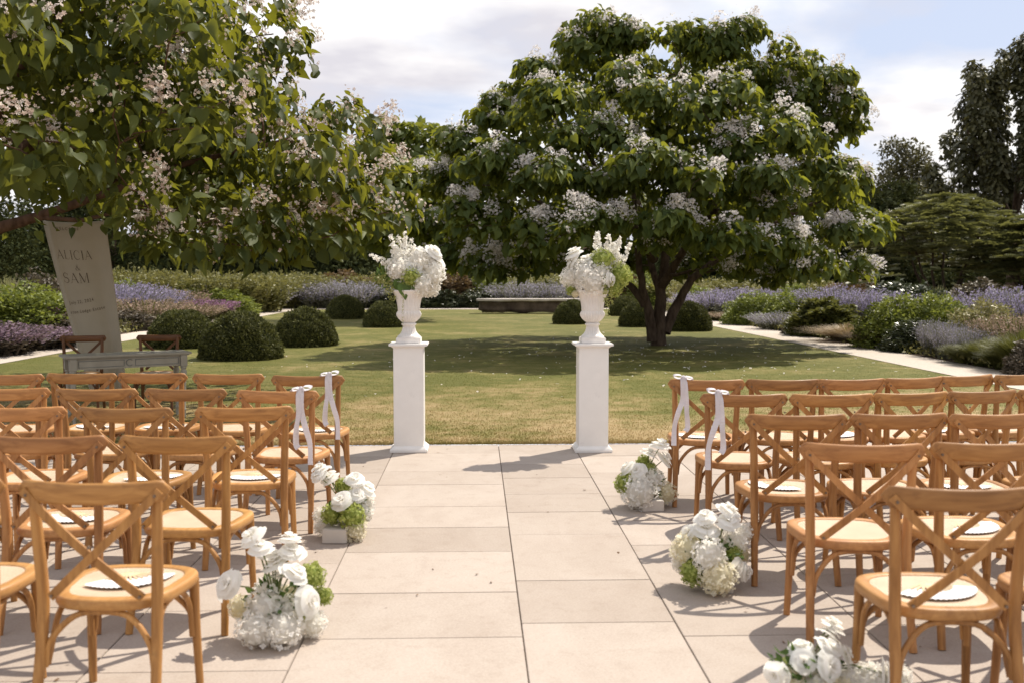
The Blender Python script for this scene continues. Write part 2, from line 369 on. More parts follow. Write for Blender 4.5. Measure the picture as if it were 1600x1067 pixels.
# plain paving that goes on round the laid slabs
for k, (x0, x1, y0, y1) in enumerate([(PX0, xj[0], PY0, PY1), (xj[-1], PX1, PY0, PY1), (xj[0], xj[-1], PY0, 2.3)]):
    MB().box(((x0 + x1) / 2, (y0 + y1) / 2, -.012), (x1 - x0 - .006, y1 - y0 - .006, .02)).build('paving_field', M_SLAB, patio)

M_PATH = simple_mat('pale_gravel_path', (.44, .38, .32), (.56, .50, .44), 30, .9, .15, .4, 120, 'World')
M_SOIL = simple_mat('bed_soil', (.045, .032, .022), (.10, .072, .05), 4, .95, .1, .8, 25, 'World')
sheet('path', [(-9.95, -8.85, PY1, 51.5), (7.75, 9.0, PY1, 51.5), (-8.85, 7.75, 49.9, 51.5)], .014, M_PATH, 'pale gravel path framing the lawn on three sides')
sheet('planting_bed', [(-24, -9.95, 10, 62), (9.0, 30, 11, 62), (-9.95, 9.0, 51.5, 62)], .010, M_SOIL, 'dark soil of the flower beds beyond the path')

# mown grass blades (nobody could count them)
def blades(n, x0, x1, ya, yb, power, ln, wd, seed):
    g = np.random.default_rng(seed)
    y = ya + (yb - ya) * g.random(n) ** power; x = x0 + (x1 - x0) * g.random(n)
    keep = np.abs(x / y) < .62; x, y = x[keep], y[keep]; n = len(x)
    P = np.stack([x, y, np.full(n, .004)], 1)
    tip = np.stack([g.normal(0, .55, n), g.normal(0, .55, n), np.ones(n)], 1); nr = np.stack([g.normal(size=n), g.normal(size=n), g.normal(0, .2, n)], 1)
    S = ln * g.uniform(.5, 1.2, n) * np.clip(1.05 - .05 * (y - ya), .15, 1)
    T = np.array([(-wd / 2, 0, 0), (wd / 2, 0, 0), (0, 1, 0)]) 
    return scatter(T, [(0, 1, 2)], P, frames(tip, nr), S, g.random(n))
V2, F2, R2 = blades(16000, -8.8, 7.7, PY1 - .012, PY1 + .05, 1.0, .036, .22, 6)
tag(link(bpy.data.objects.new('lawn_edge_grass', np_mesh('lawn_edge_grass', V2, F2, M_BLADE, R2))), 'ragged longer grass where the lawn meets the paving', 'grass', None, 'stuff')
V, F, r_ = blades(330000, -8.8, 7.7, PY1 + .01, 30, 2.2, .021, .36, 5)
tag(link(bpy.data.objects.new('grass', np_mesh('grass', V, F, M_BLADE, r_))), 'short mown grass blades on the near half of the lawn', 'grass', None, 'stuff')

g = np.random.default_rng(91); n = 70                    # leaf crumbs and grit on the paving
P = np.stack([g.uniform(-2.6, 3.0, n), g.uniform(3.6, 9.4, n), np.full(n, .004)], 1)
V, F, r_ = scatter(QUAD_V, QUAD_F, P, frames(norm(g.normal(size=(n, 3)) * [1, 1, .1]), norm(g.normal(size=(n, 3)) * .3 + [0, 0, 1])), .016 * g.uniform(.4, 1.5, n), g.random(n))
M_CRUMB = leaf_mat('dry_leaf_crumb', (.06, .035, .02), (.22, .13, .07), (.2, .12, .05), .1)
tag(link(bpy.data.objects.new('leaf_litter', np_mesh('leaf_litter', V, F, M_CRUMB, r_))), 'tiny dry leaf crumbs scattered on the paving', 'leaf litter', None, 'stuff')

PUFF_R=[(8.23,25.06,5.5,0.46),(4.62,27.58,3.31,0.92),(2.7,23.52,6.77,0.75),(8.41,24.13,3.56,0.86),(5.51,24.22,7.02,0.51),(5.66,23.22,6.89,0.77),(5.02,26.6,6.03,0.84),(8.9,25.28,3.46,0.85),(7.33,24.94,3.61,0.73),(0.97,25.41,2.93,0.74),(2.74,24.71,7.13,0.67),(2.81,27.48,3.18,0.91),(8.46,23.61,5.04,0.65),(0.77,24.04,5.51,0.77),(2.63,26.63,5.31,0.62),(7.34,23.84,6.38,0.72),(5.43,25.52,6.88,0.61),(3.88,25.73,6.51,0.61),(1.16,25.24,4.27,0.88),(2.19,26.42,3.48,0.56),(5.78,27.91,3.86,0.7),(0.91,23.87,4.29,0.81),(6.77,25.93,2.08,0.51),(1.78,26.19,5.27,0.54),(6.2,27.45,2.23,0.63),(2.13,25.24,6.45,0.83),(0.07,23.29,2.25,0.91),(5.97,26.11,6.23,0.77),(3.68,28.0,2.87,0.54),(3.85,26.51,5.26,0.55),(-0.3,23.7,4.37,0.55),(0.24,26.05,3.75,0.7),(7.77,26.36,2.35,0.82),(0.11,24.23,3.58,0.81),(5.47,26.85,4.51,0.55),(6.04,26.56,4.17,0.46),(7.22,25.23,1.93,0.53),(0.52,26.35,2.44,0.61),(6.42,27.31,3.37,0.79),(7.54,25.64,5.81,0.56),(-0.7,24.39,2.26,0.55),(3.23,26.69,6.08,0.69),(3.08,26.79,2.37,0.64),(6.11,26.57,4.97,0.47),(2.32,27.91,2.31,0.57),(7.42,26.98,3.23,0.81),(9.24,23.84,2.76,0.75),(8.21,26.5,4.04,0.63),(6.82,26.14,3.43,0.52),(6.34,25.18,6.99,0.46),(6.39,24.74,6.35,0.7),(6.55,26.12,5.44,0.49),(7.67,23.92,2.26,0.62),(0.17,25.12,4.82,0.75),(2.31,27.89,4.35,0.54),(7.55,26.11,3.79,0.55),(0.56,23.05,5.18,0.54),(7.97,23.35,5.96,0.58),(6.72,25.86,4.38,0.92),(-0.26,25.36,3.79,0.47),(7.75,26.64,4.65,0.53),(3.78,24.64,6.46,0.85),(7.91,24.37,4.68,0.82),(6.77,25.57,6.38,0.71),(6.78,27.02,4.75,0.56),(8.77,25.58,2.32,0.5),(6.71,26.68,2.52,0.7),(-0.25,25.41,2.07,0.88),(7.18,23.19,5.59,0.78),(1.17,25.52,6.1,0.54),(7.96,22.94,2.49,0.46),(3.58,25.3,7.5,0.51),(0.91,24.26,2.22,0.82),(6.49,27.86,4.31,0.57),(2.97,23.33,7.34,0.42),(2.8,23.79,7.13,0.37),(2.16,22.82,6.85,0.36),(2.73,23.02,7.37,0.46),(2.67,23.64,7.33,0.39),(3.24,23.18,7.1,0.49),(2.4,23.56,7.25,0.49),(3.26,23.46,6.95,0.25),(3.37,22.97,7.38,0.24),(3.69,23.14,7.05,0.3),(3.65,22.93,7.12,0.3),(3.59,23.31,6.98,0.31),(3.68,23.15,7.2,0.32),(3.19,23.08,7.31,0.31),(4.98,23.32,7.34,0.31),(5.34,23.61,7.15,0.38),(5.17,23.62,7.27,0.3),(5.18,23.91,7.14,0.35),(5.21,23.95,7.19,0.37),(5.56,23.29,6.81,0.42),(4.49,23.38,7.18,0.42),(6.34,23.34,7.26,0.32),(5.95,22.96,7.24,0.37),(5.54,23.32,7.18,0.29),(5.54,22.89,7.12,0.31),(6.14,22.94,7.31,0.39),(6.4,23.28,7.24,0.37),(5.6,23.44,6.89,0.36),(7.15,23.45,6.29,0.37),(6.3,22.87,6.25,0.36),(7.05,22.42,6.23,0.39),(7.04,22.98,6.87,0.32),(6.54,23.47,6.42,0.34),(7.01,23.45,6.33,0.44),(7.51,22.92,6.53,0.37),(7.34,22.53,5.73,0.34),(7.89,22.98,5.8,0.36),(8.36,22.45,5.48,0.41),(8.5,22.8,5.65,0.39),(8.0,23.07,5.5,0.34),(7.94,22.49,6.06,0.43),(8.12,22.51,6.06,0.44),(8.84,23.2,5.14,0.3),(8.03,23.02,5.18,0.28),(8.62,23.38,5.13,0.3),(8.18,22.87,5.2,0.28),(8.3,23.37,5.06,0.26),(8.45,22.77,5.29,0.3),(8.29,23.32,5.23,0.32),(1.25,22.82,6.3,0.38),(0.72,23.45,5.85,0.37),(1.45,22.58,6.1,0.38),(1.29,23.17,6.3,0.38),(1.62,23.26,5.83,0.31),(1.32,23.37,5.96,0.42),(1.41,22.99,6.28,0.43),(-0.01,22.48,5.13,0.29),(0.44,22.89,5.24,0.27),(0.36,22.39,5.5,0.25),(0.31,22.12,5.06,0.34),(0.42,22.37,5.53,0.28),(0.77,22.81,5.33,0.27),(0.37,22.69,5.44,0.31),(-0.56,21.97,4.52,0.32),(-0.38,21.72,4.45,0.31),(-0.31,22.45,4.47,0.32),(-0.33,22.3,4.5,0.41),(-0.27,22.0,4.63,0.36),(-0.2,22.09,4.54,0.36),(-0.52,21.91,4.61,0.42),(-0.53,22.52,3.62,0.32),(-0.93,22.52,3.97,0.29),(-0.6,22.46,3.88,0.33),(-0.71,22.99,3.6,0.29),(-0.89,22.75,3.96,0.25),(-1.06,22.96,3.6,0.31),(-1.02,22.62,3.95,0.25),(-0.84,22.22,2.84,0.31),(-1.43,21.95,2.9,0.33),(-0.65,21.81,2.63,0.35),(-1.4,22.24,2.71,0.26),(-0.88,21.8,2.85,0.35),(-1.51,21.95,2.69,0.34),(-1.27,22.3,2.55,0.25),(-1.02,21.43,2.04,0.24),(-0.26,21.53,2.09,0.25),(-0.5,21.89,1.96,0.31),(-0.76,21.68,2.17,0.31),(-0.99,21.37,1.87,0.24),(-0.13,21.62,1.86,0.29),(-0.79,21.75,2.17,0.23),(0.23,20.76,2.03,0.21),(-0.02,20.86,1.94,0.24),(0.24,20.9,2.03,0.25),(0.66,20.75,1.68,0.23),(-0.1,21.1,1.82,0.25),(0.3,20.6,1.72,0.28),(0.16,20.71,1.78,0.25),(8.46,22.03,3.79,0.29),(8.49,22.24,3.74,0.26),(8.04,22.16,3.43,0.24),(8.46,21.97,3.85,0.29),(8.55,22.28,3.44,0.2),(8.57,22.16,3.67,0.26),(8.05,22.27,3.57,0.22),(8.42,21.26,2.56,0.25),(8.13,21.37,2.64,0.29),(7.89,21.19,2.54,0.3),(8.01,21.76,2.64,0.29),(7.87,21.35,2.6,0.25),(7.92,21.62,2.67,0.24),(7.79,21.54,2.58,0.25),(8.16,21.16,1.91,0.24),(8.02,21.18,1.66,0.22),(8.35,21.33,1.98,0.22),(8.45,21.57,1.64,0.2),(8.01,21.39,1.87,0.19),(8.33,20.97,1.72,0.22),(8.15,21.55,1.86,0.19),(6.89,20.36,2.13,0.26),(7.04,20.19,2.01,0.24),(6.58,20.7,1.93,0.28),(7.41,20.61,1.78,0.32),(6.52,20.31,1.7,0.32),(6.86,20.81,1.91,0.24),(6.91,20.16,1.75,0.32),(1.9,20.69,5.35,0.36),(1.14,20.93,4.95,0.47),(1.58,20.02,5.16,0.38),(1.48,20.01,4.97,0.43),(1.6,20.61,5.41,0.35),(2.0,20.55,5.18,0.4),(1.37,20.35,5.31,0.41),(3.4,20.02,5.14,0.44),(3.08,20.6,5.56,0.34),(2.83,20.85,5.39,0.36),(2.94,20.57,5.69,0.42),(3.15,20.87,5.44,0.33),(3.32,20.03,5.24,0.44),(3.56,20.84,5.22,0.46),(4.45,19.74,4.88,0.49),(4.97,20.47,5.31,0.44),(4.13,20.27,5.06,0.45),(4.99,20.58,5.1,0.4),(5.1,19.89,5.21,0.45),(5.06,20.2,5.37,0.46),(4.37,20.16,5.41,0.39),(6.4,20.6,4.48,0.38),(6.67,20.48,4.23,0.35),(5.84,20.23,4.87,0.35),(6.03,19.55,4.39,0.44),(5.47,20.03,4.63,0.38),(6.58,19.9,4.39,0.38),(6.38,20.25,4.77,0.43),(0.31,20.56,3.72,0.4),(0.38,20.27,3.89,0.32),(0.32,19.77,4.02,0.42),(0.57,19.93,4.01,0.34),(-0.11,19.75,3.77,0.37),(0.88,20.21,3.57,0.42),(0.23,19.62,3.8,0.42),(1.17,19.44,3.47,0.48),(1.16,19.46,3.45,0.4),(1.01,19.4,3.46,0.38),(1.36,19.07,3.56,0.45),(2.24,19.57,3.32,0.35),(1.51,19.89,3.47,0.47),(1.72,19.73,3.63,0.41),(2.71,19.47,3.44,0.36),(3.31,19.11,3.89,0.36),(3.04,18.96,3.95,0.4),(3.27,18.7,3.87,0.38),(2.86,18.56,3.65,0.36),(2.88,19.54,3.51,0.49),(2.47,19.31,3.48,0.36),(3.86,19.26,3.4,0.43),(3.92,19.48,3.09,0.37),(4.43,19.29,3.64,0.4),(3.91,18.88,3.66,0.5),(4.13,18.36,3.39,0.35),(4.52,19.53,3.18,0.4),(3.94,19.25,3.56,0.42),(5.49,19.03,3.54,0.38),(5.49,19.28,3.53,0.46),(6.03,19.55,3.09,0.37),(5.43,19.23,3.45,0.4),(5.37,19.58,3.32,0.36),(5.94,19.33,3.45,0.38),(5.78,19.76,2.94,0.41),(7.42,20.18,3.79,0.35),(7.22,20.23,3.82,0.29),(7.5,20.67,3.36,0.39),(6.81,20.3,3.83,0.35),(7.01,20.37,3.84,0.28),(7.37,20.38,3.86,0.38),(7.25,19.88,3.51,0.31),(0.32,19.49,2.54,0.34),(-0.26,19.51,2.55,0.29),(0.09,20.11,2.83,0.36),(-0.3,19.86,2.92,0.37),(0.16,19.9,2.98,0.33),(-0.29,19.68,2.95,0.35),(0.41,19.92,2.88,0.34),(1.2,19.34,2.5,0.26),(1.08,19.23,2.58,0.34),(1.3,19.3,2.48,0.33),(0.97,18.91,2.54,0.34),(1.44,19.21,2.18,0.31),(1.03,18.81,2.16,0.32),(0.79,19.56,2.19,0.26),(2.37,18.72,2.69,0.36),(2.17,19.0,2.73,0.28),(2.02,18.6,2.77,0.29),(2.13,18.48,2.65,0.35),(1.75,18.34,2.37,0.38),(2.58,18.89,2.55,0.28),(2.03,18.69,2.72,0.33),(3.71,18.62,2.78,0.29),(3.99,18.7,2.44,0.31),(3.63,18.36,2.6,0.35),(3.13,18.67,2.56,0.37),(3.45,19.25,2.21,0.3),(3.58,18.46,2.67,0.36),(3.53,19.25,2.37,0.38),(4.96,18.65,2.28,0.37),(5.43,18.88,2.23,0.3),(5.18,18.94,2.4,0.37),(4.7,18.61,2.31,0.39),(4.69,18.56,2.36,0.36),(4.99,18.6,2.4,0.37),(4.5,19.0,2.3,0.36),(6.02,19.16,2.21,0.34),(5.89,19.28,2.32,0.37),(6.04,19.31,2.38,0.29),(5.52,19.4,1.96,0.28),(6.2,19.66,2.38,0.33),(5.83,19.19,2.1,0.34),(6.22,19.37,2.37,0.3),(3.45,21.66,4.43,0.4),(4.22,21.47,4.99,0.33),(3.94,21.38,4.87,0.3),(4.66,21.45,4.48,0.34),(4.06,22.02,4.71,0.37),(4.21,21.65,4.9,0.4),(3.82,21.5,4.94,0.33),(5.27,19.99,4.35,0.33),(4.92,19.83,4.22,0.38),(5.08,20.04,4.35,0.38),(5.53,19.82,4.01,0.34),(4.75,19.81,4.05,0.3),(5.54,20.22,4.14,0.32),(5.44,19.63,4.14,0.36),(1.88,19.98,4.25,0.38),(2.41,19.91,4.53,0.42),(1.83,19.74,4.3,0.38),(2.53,20.09,4.47,0.41),(1.99,20.2,4.38,0.37),(2.73,19.67,4.24,0.42),(2.53,20.11,4.49,0.35),(1.61,20.56,1.93,0.21),(1.05,20.49,2.03,0.24),(1.37,20.28,1.94,0.22),(1.53,20.65,1.98,0.24),(1.18,20.75,1.75,0.27),(1.11,20.57,2.01,0.23),(1.3,20.4,2.08,0.26),(5.37,20.7,1.71,0.22),(5.84,20.61,1.71,0.21),(5.63,20.81,1.8,0.23),(5.5,20.45,1.95,0.26),(5.48,20.36,1.91,0.26),(5.21,20.41,1.75,0.19),(5.47,20.53,1.89,0.21),(6.34,21.24,1.79,0.21),(6.15,20.88,1.52,0.22),(6.34,20.9,1.87,0.23),(6.42,21.16,1.85,0.25),(6.32,20.81,1.77,0.23),(6.27,21.16,1.82,0.21),(6.41,20.73,1.55,0.2),(5.38,24.84,1.91,0.34),(5.63,24.55,2.06,0.27),(5.07,24.58,1.92,0.24),(5.15,24.3,1.69,0.27),(5.25,24.48,2.0,0.24),(5.06,24.73,1.8,0.33),(5.56,24.45,2.17,0.27),(3.37,24.83,1.95,0.32),(3.75,24.94,2.31,0.29),(3.97,24.9,2.26,0.29),(3.88,24.55,1.9,0.34),(3.52,24.66,1.94,0.26),(4.1,24.77,2.02,0.29),(3.82,25.14,2.27,0.26),(2.33,24.76,2.08,0.34),(2.5,24.58,2.2,0.29),(2.77,24.38,2.25,0.25),(3.07,24.5,2.04,0.25),(2.99,24.74,2.07,0.32),(2.27,24.77,1.97,0.29),(2.62,24.85,1.89,0.25),(6.79,23.87,2.46,0.38),(6.25,24.16,2.07,0.35),(6.82,23.9,2.4,0.33),(6.74,23.83,2.47,0.42),(6.83,23.79,2.38,0.38),(6.78,24.08,2.38,0.39),(6.81,23.83,2.37,0.36)]
PUFF_L=[(-4.28,10.69,5.55,0.43),(-7.03,16.45,4.25,0.6),(-6.05,13.87,5.68,0.68),(-3.85,15.54,4.96,0.42),(-5.91,17.7,3.01,0.74),(-7.64,13.85,6.29,0.54),(-2.35,14.27,2.7,0.52),(-5.7,12.73,5.38,0.74),(-4.89,8.91,5.6,0.43),(-1.77,10.65,2.87,0.48),(-5.22,11.47,6.46,0.53),(-3.61,10.39,3.63,0.6),(-5.56,15.38,3.52,0.45),(-5.43,8.94,4.85,0.57),(-3.15,9.89,2.27,0.43),(-4.53,14.98,6.02,0.66),(-4.45,8.26,2.72,0.52),(-3.84,16.52,3.94,0.54),(-2.56,10.58,3.41,0.63),(-4.44,8.14,3.68,0.71),(-6.66,15.28,4.26,0.44),(-3.39,9.6,3.14,0.42),(-4.07,12.9,3.79,0.62),(-9.72,16.33,4.62,0.61),(-4.27,15.74,3.77,0.62),(-4.36,12.22,6.29,0.46),(-7.35,15.94,4.86,0.74),(-8.86,15.95,3.99,0.74),(-8.41,16.86,4.13,0.68),(-7.06,14.27,5.75,0.51),(-7.97,14.77,5.65,0.6),(-5.54,14.18,6.37,0.58),(-3.68,13.78,5.9,0.5),(-6.13,12.19,6.7,0.65),(-6.39,15.92,6.04,0.63),(-4.25,15.44,5.42,0.52),(-3.68,13.17,4.99,0.46),(-3.5,9.91,4.43,0.6),(-4.64,14.97,4.48,0.5),(-5.58,15.43,5.54,0.66),(-4.27,16.17,2.26,0.73),(-3.31,15.6,3.07,0.74),(-9.25,15.9,3.13,0.62),(-3.98,12.86,2.47,0.49),(-4.53,14.07,4.23,0.47),(-7.83,16.26,3.22,0.47),(-2.84,10.67,4.26,0.46),(-3.76,12.73,2.96,0.5),(-3.37,11.57,3.93,0.54),(-3.57,11.97,4.63,0.59),(-3.31,13.71,3.91,0.5),(-2.85,14.7,3.18,0.56),(-4.18,13.39,3.18,0.65),(-4.77,14.71,3.84,0.44),(-5.29,13.45,5.49,0.6),(-4.32,11.66,4.56,0.62),(-6.37,15.61,3.89,0.51),(-9.12,14.71,4.7,0.67),(-7.06,17.38,3.69,0.74),(-8.84,15.62,5.83,0.65),(-2.91,12.92,3.52,0.52),(-5.04,10.63,6.59,0.65),(-6.95,14.73,6.3,0.74),(-3.72,12.26,3.89,0.55),(-4.0,9.92,5.13,0.72),(-3.68,15.01,3.86,0.65),(-7.74,17.74,3.47,0.63),(-8.0,14.78,6.34,0.51),(-6.62,13.4,6.64,0.43),(-3.83,7.69,3.53,0.63),(-4.15,11.37,6.44,0.63),(-4.0,14.56,2.5,0.44),(-3.63,10.15,5.96,0.54),(-7.6,15.82,4.02,0.58),(-4.53,14.74,5.2,0.48),(-4.99,12.62,6.5,0.48),(-4.72,13.47,6.47,0.57),(-4.17,14.02,2.29,0.53),(-5.53,12.61,6.18,0.61),(-3.93,11.09,3.26,0.49),(-6.16,10.59,5.76,0.52),(-8.55,14.84,3.96,0.45),(-4.88,16.98,3.45,0.73),(-3.69,14.19,4.58,0.75),(-7.84,17.36,4.1,0.6),(-5.82,17.18,4.05,0.59),(-3.37,12.14,2.49,0.46),(-8.85,15.18,3.35,0.71),(-5.15,8.99,4.02,0.64),(-6.31,13.28,6.04,0.44),(-4.77,14.05,5.68,0.57),(-5.9,11.25,6.58,0.65),(-1.89,12.42,2.72,0.44),(-4.75,15.51,4.13,0.51),(-6.01,16.41,3.64,0.64),(-4.73,9.71,4.17,0.44),(-4.3,10.17,4.42,0.68),(-3.1,11.8,2.92,0.52),(-5.16,9.54,6.08,0.66),(-3.18,14.39,2.58,0.5),(-8.62,15.27,4.84,0.55),(-5.15,9.66,5.04,0.68),(-2.62,9.77,2.99,0.46),(-8.0,16.98,3.5,0.58),(-4.66,14.04,2.93,0.73),(-8.09,15.56,4.39,0.43),(-5.61,11.77,5.7,0.62),(-6.65,15.41,5.62,0.58),(-3.21,11.1,5.43,0.45),(-6.76,11.16,6.6,0.69),(-4.05,8.72,5.06,0.66),(-2.74,11.06,2.24,0.53),(-8.62,14.66,5.24,0.5),(-4.25,12.92,5.27,0.53),(-3.32,10.49,5.61,0.43),(-6.5,15.38,2.93,0.46),(-4.78,11.07,6.24,0.44),(-2.87,12.77,2.75,0.65),(-1.92,13.06,3.22,0.43),(-9.55,16.6,3.27,0.74),(-3.34,15.29,2.36,0.61),(-6.88,13.98,6.73,0.66),(-8.42,16.02,4.79,0.5),(-3.95,14.4,5.95,0.46),(-5.34,15.29,2.93,0.62),(-2.81,9.55,3.88,0.56),(-5.38,15.7,4.67,0.6),(-6.94,16.72,5.2,0.5),(-4.51,15.94,5.39,0.45),(-4.76,11.02,5.03,0.58),(-4.77,10.23,3.65,0.73),(-6.54,15.94,4.77,0.71),(-3.53,16.45,2.97,0.67),(-3.8,12.1,5.75,0.67),(-8.47,13.95,5.4,0.62),(-5.31,8.24,2.73,0.63),(-3.02,16.27,3.59,0.43),(-3.7,9.99,2.66,0.49),(-3.17,12.87,4.26,0.63),(-5.4,16.24,4.05,0.55),(-5.94,9.71,3.98,0.7),(-7.39,15.25,3.47,0.51),(-5.12,13.82,6.73,0.46),(-1.99,14.12,3.76,0.45),(-3.84,15.79,4.36,0.68),(-6.45,17.03,4.6,0.46),(-4.88,10.63,5.58,0.6),(-3.99,17.28,2.6,0.61),(-4.09,9.66,5.83,0.56),(-6.13,14.62,4.69,0.6),(-3.89,8.87,2.6,0.61),(-7.27,15.03,4.58,0.68),(-5.56,16.69,4.96,0.6),(-5.95,10.2,6.42,0.5),(-3.19,14.0,5.4,0.72),(-8.58,14.46,6.63,0.7),(-1.75,14.9,2.51,0.64),(-5.1,17.3,2.41,0.5),(-5.28,18.09,2.65,0.5),(-1.73,11.65,2.71,0.49),(-7.52,12.96,6.79,0.63),(-5.98,15.0,5.75,0.42),(-5.57,12.59,6.8,0.46),(-3.71,10.66,5.23,0.44),(-2.74,16.01,2.58,0.48),(-1.69,12.6,3.62,0.36),(-1.48,12.5,3.33,0.38),(-1.37,12.5,2.96,0.42),(-1.13,12.3,2.65,0.42),(-1.05,12,2.33,0.38),(-1.31,11.8,2.17,0.4),(-1.63,12,2.43,0.45),(-1.89,12,2.96,0.45),(-2.12,12.3,3.38,0.42),(-1.67,11.4,2.03,0.38),(-2.14,11.4,1.9,0.4),(-2.45,11,1.85,0.4),(-2.82,10.8,1.87,0.38),(-1.75,11.5,2.58,0.45),(-3.19,10.8,1.9,0.34),(-2.15,11.5,2.32,0.45),(-2.38,11,2.12,0.42),(-2.54,12.8,4.6,0.45),(-2.37,12.5,4.22,0.4),(-2.52,12,3.74,0.45),(-3.39,10.6,2.04,0.3)]

# ---------------------------------------------------------------- trees
def limb_pts(a, b, n=6, sag=.0, wob=.06, seed=0):
    g = random.Random(seed); a = Vector(a); b = Vector(b); L = (b - a).length; out = []
    for i in range(n + 1):
        s = i / n; p = a.lerp(b, s)
        if 0 < i < n: p += Vector((g.uniform(-1, 1), g.uniform(-1, 1), g.uniform(-1, 1))) * L * wob * .6
        p.z += math.sin(math.pi * s) * sag * L
        out.append(p)
    return out
def blossom_meshes(tag_, mat, n=4, blooms=34, size=.034, h=.26):
    out = []
    for q in range(n):
        g = np.random.default_rng(50 + q)
        z = g.random(blooms); a = g.random(blooms) * 6.283; rr = (.62 * h) * np.sqrt(np.clip(1 - (z * 1.05 - .25) ** 2 / .8, .02, 1)) * g.random(blooms) ** .5
        P = np.stack([rr * np.cos(a), rr * np.sin(a), z * h], 1); d = norm(np.stack([np.cos(a) * .8, np.sin(a) * .8, .35 + .3 * g.normal(size=blooms)], 1))
        T = [(0, 0, -.5)]; FF = []
        for k in range(5):
            a0 = k * 1.2566; T += [(math.cos(a0 - .5) * .75, math.sin(a0 - .5) * .75, .1), (math.cos(a0) * 1.15, math.sin(a0) * 1.15, .12 - .3 * (k % 2)), (math.cos(a0 + .5) * .75, math.sin(a0 + .5) * .75, .1)]
            b = 1 + 3 * k; FF += [(0, b, b + 1), (0, b + 1, b + 2)]
        M = frames(rdir(blooms, g), d)
        V, F, r = scatter(T, FF, P, M, size * g.uniform(.7, 1.25, blooms), g.random(blooms))
        out.append(np_mesh(tag_, V, F, mat, r))
    return out
def tris_of_leaf(mat, q):
    return np_mesh('leaf', np.array(HEART_V) * np.array([1, 1, [1, 1.8, .4, -.6, 1.3, 2.4][q]]), HEART_F, mat, np.full(len(HEART_V), [.1, .25, .45, .6, .8, 1.0][q]), True)

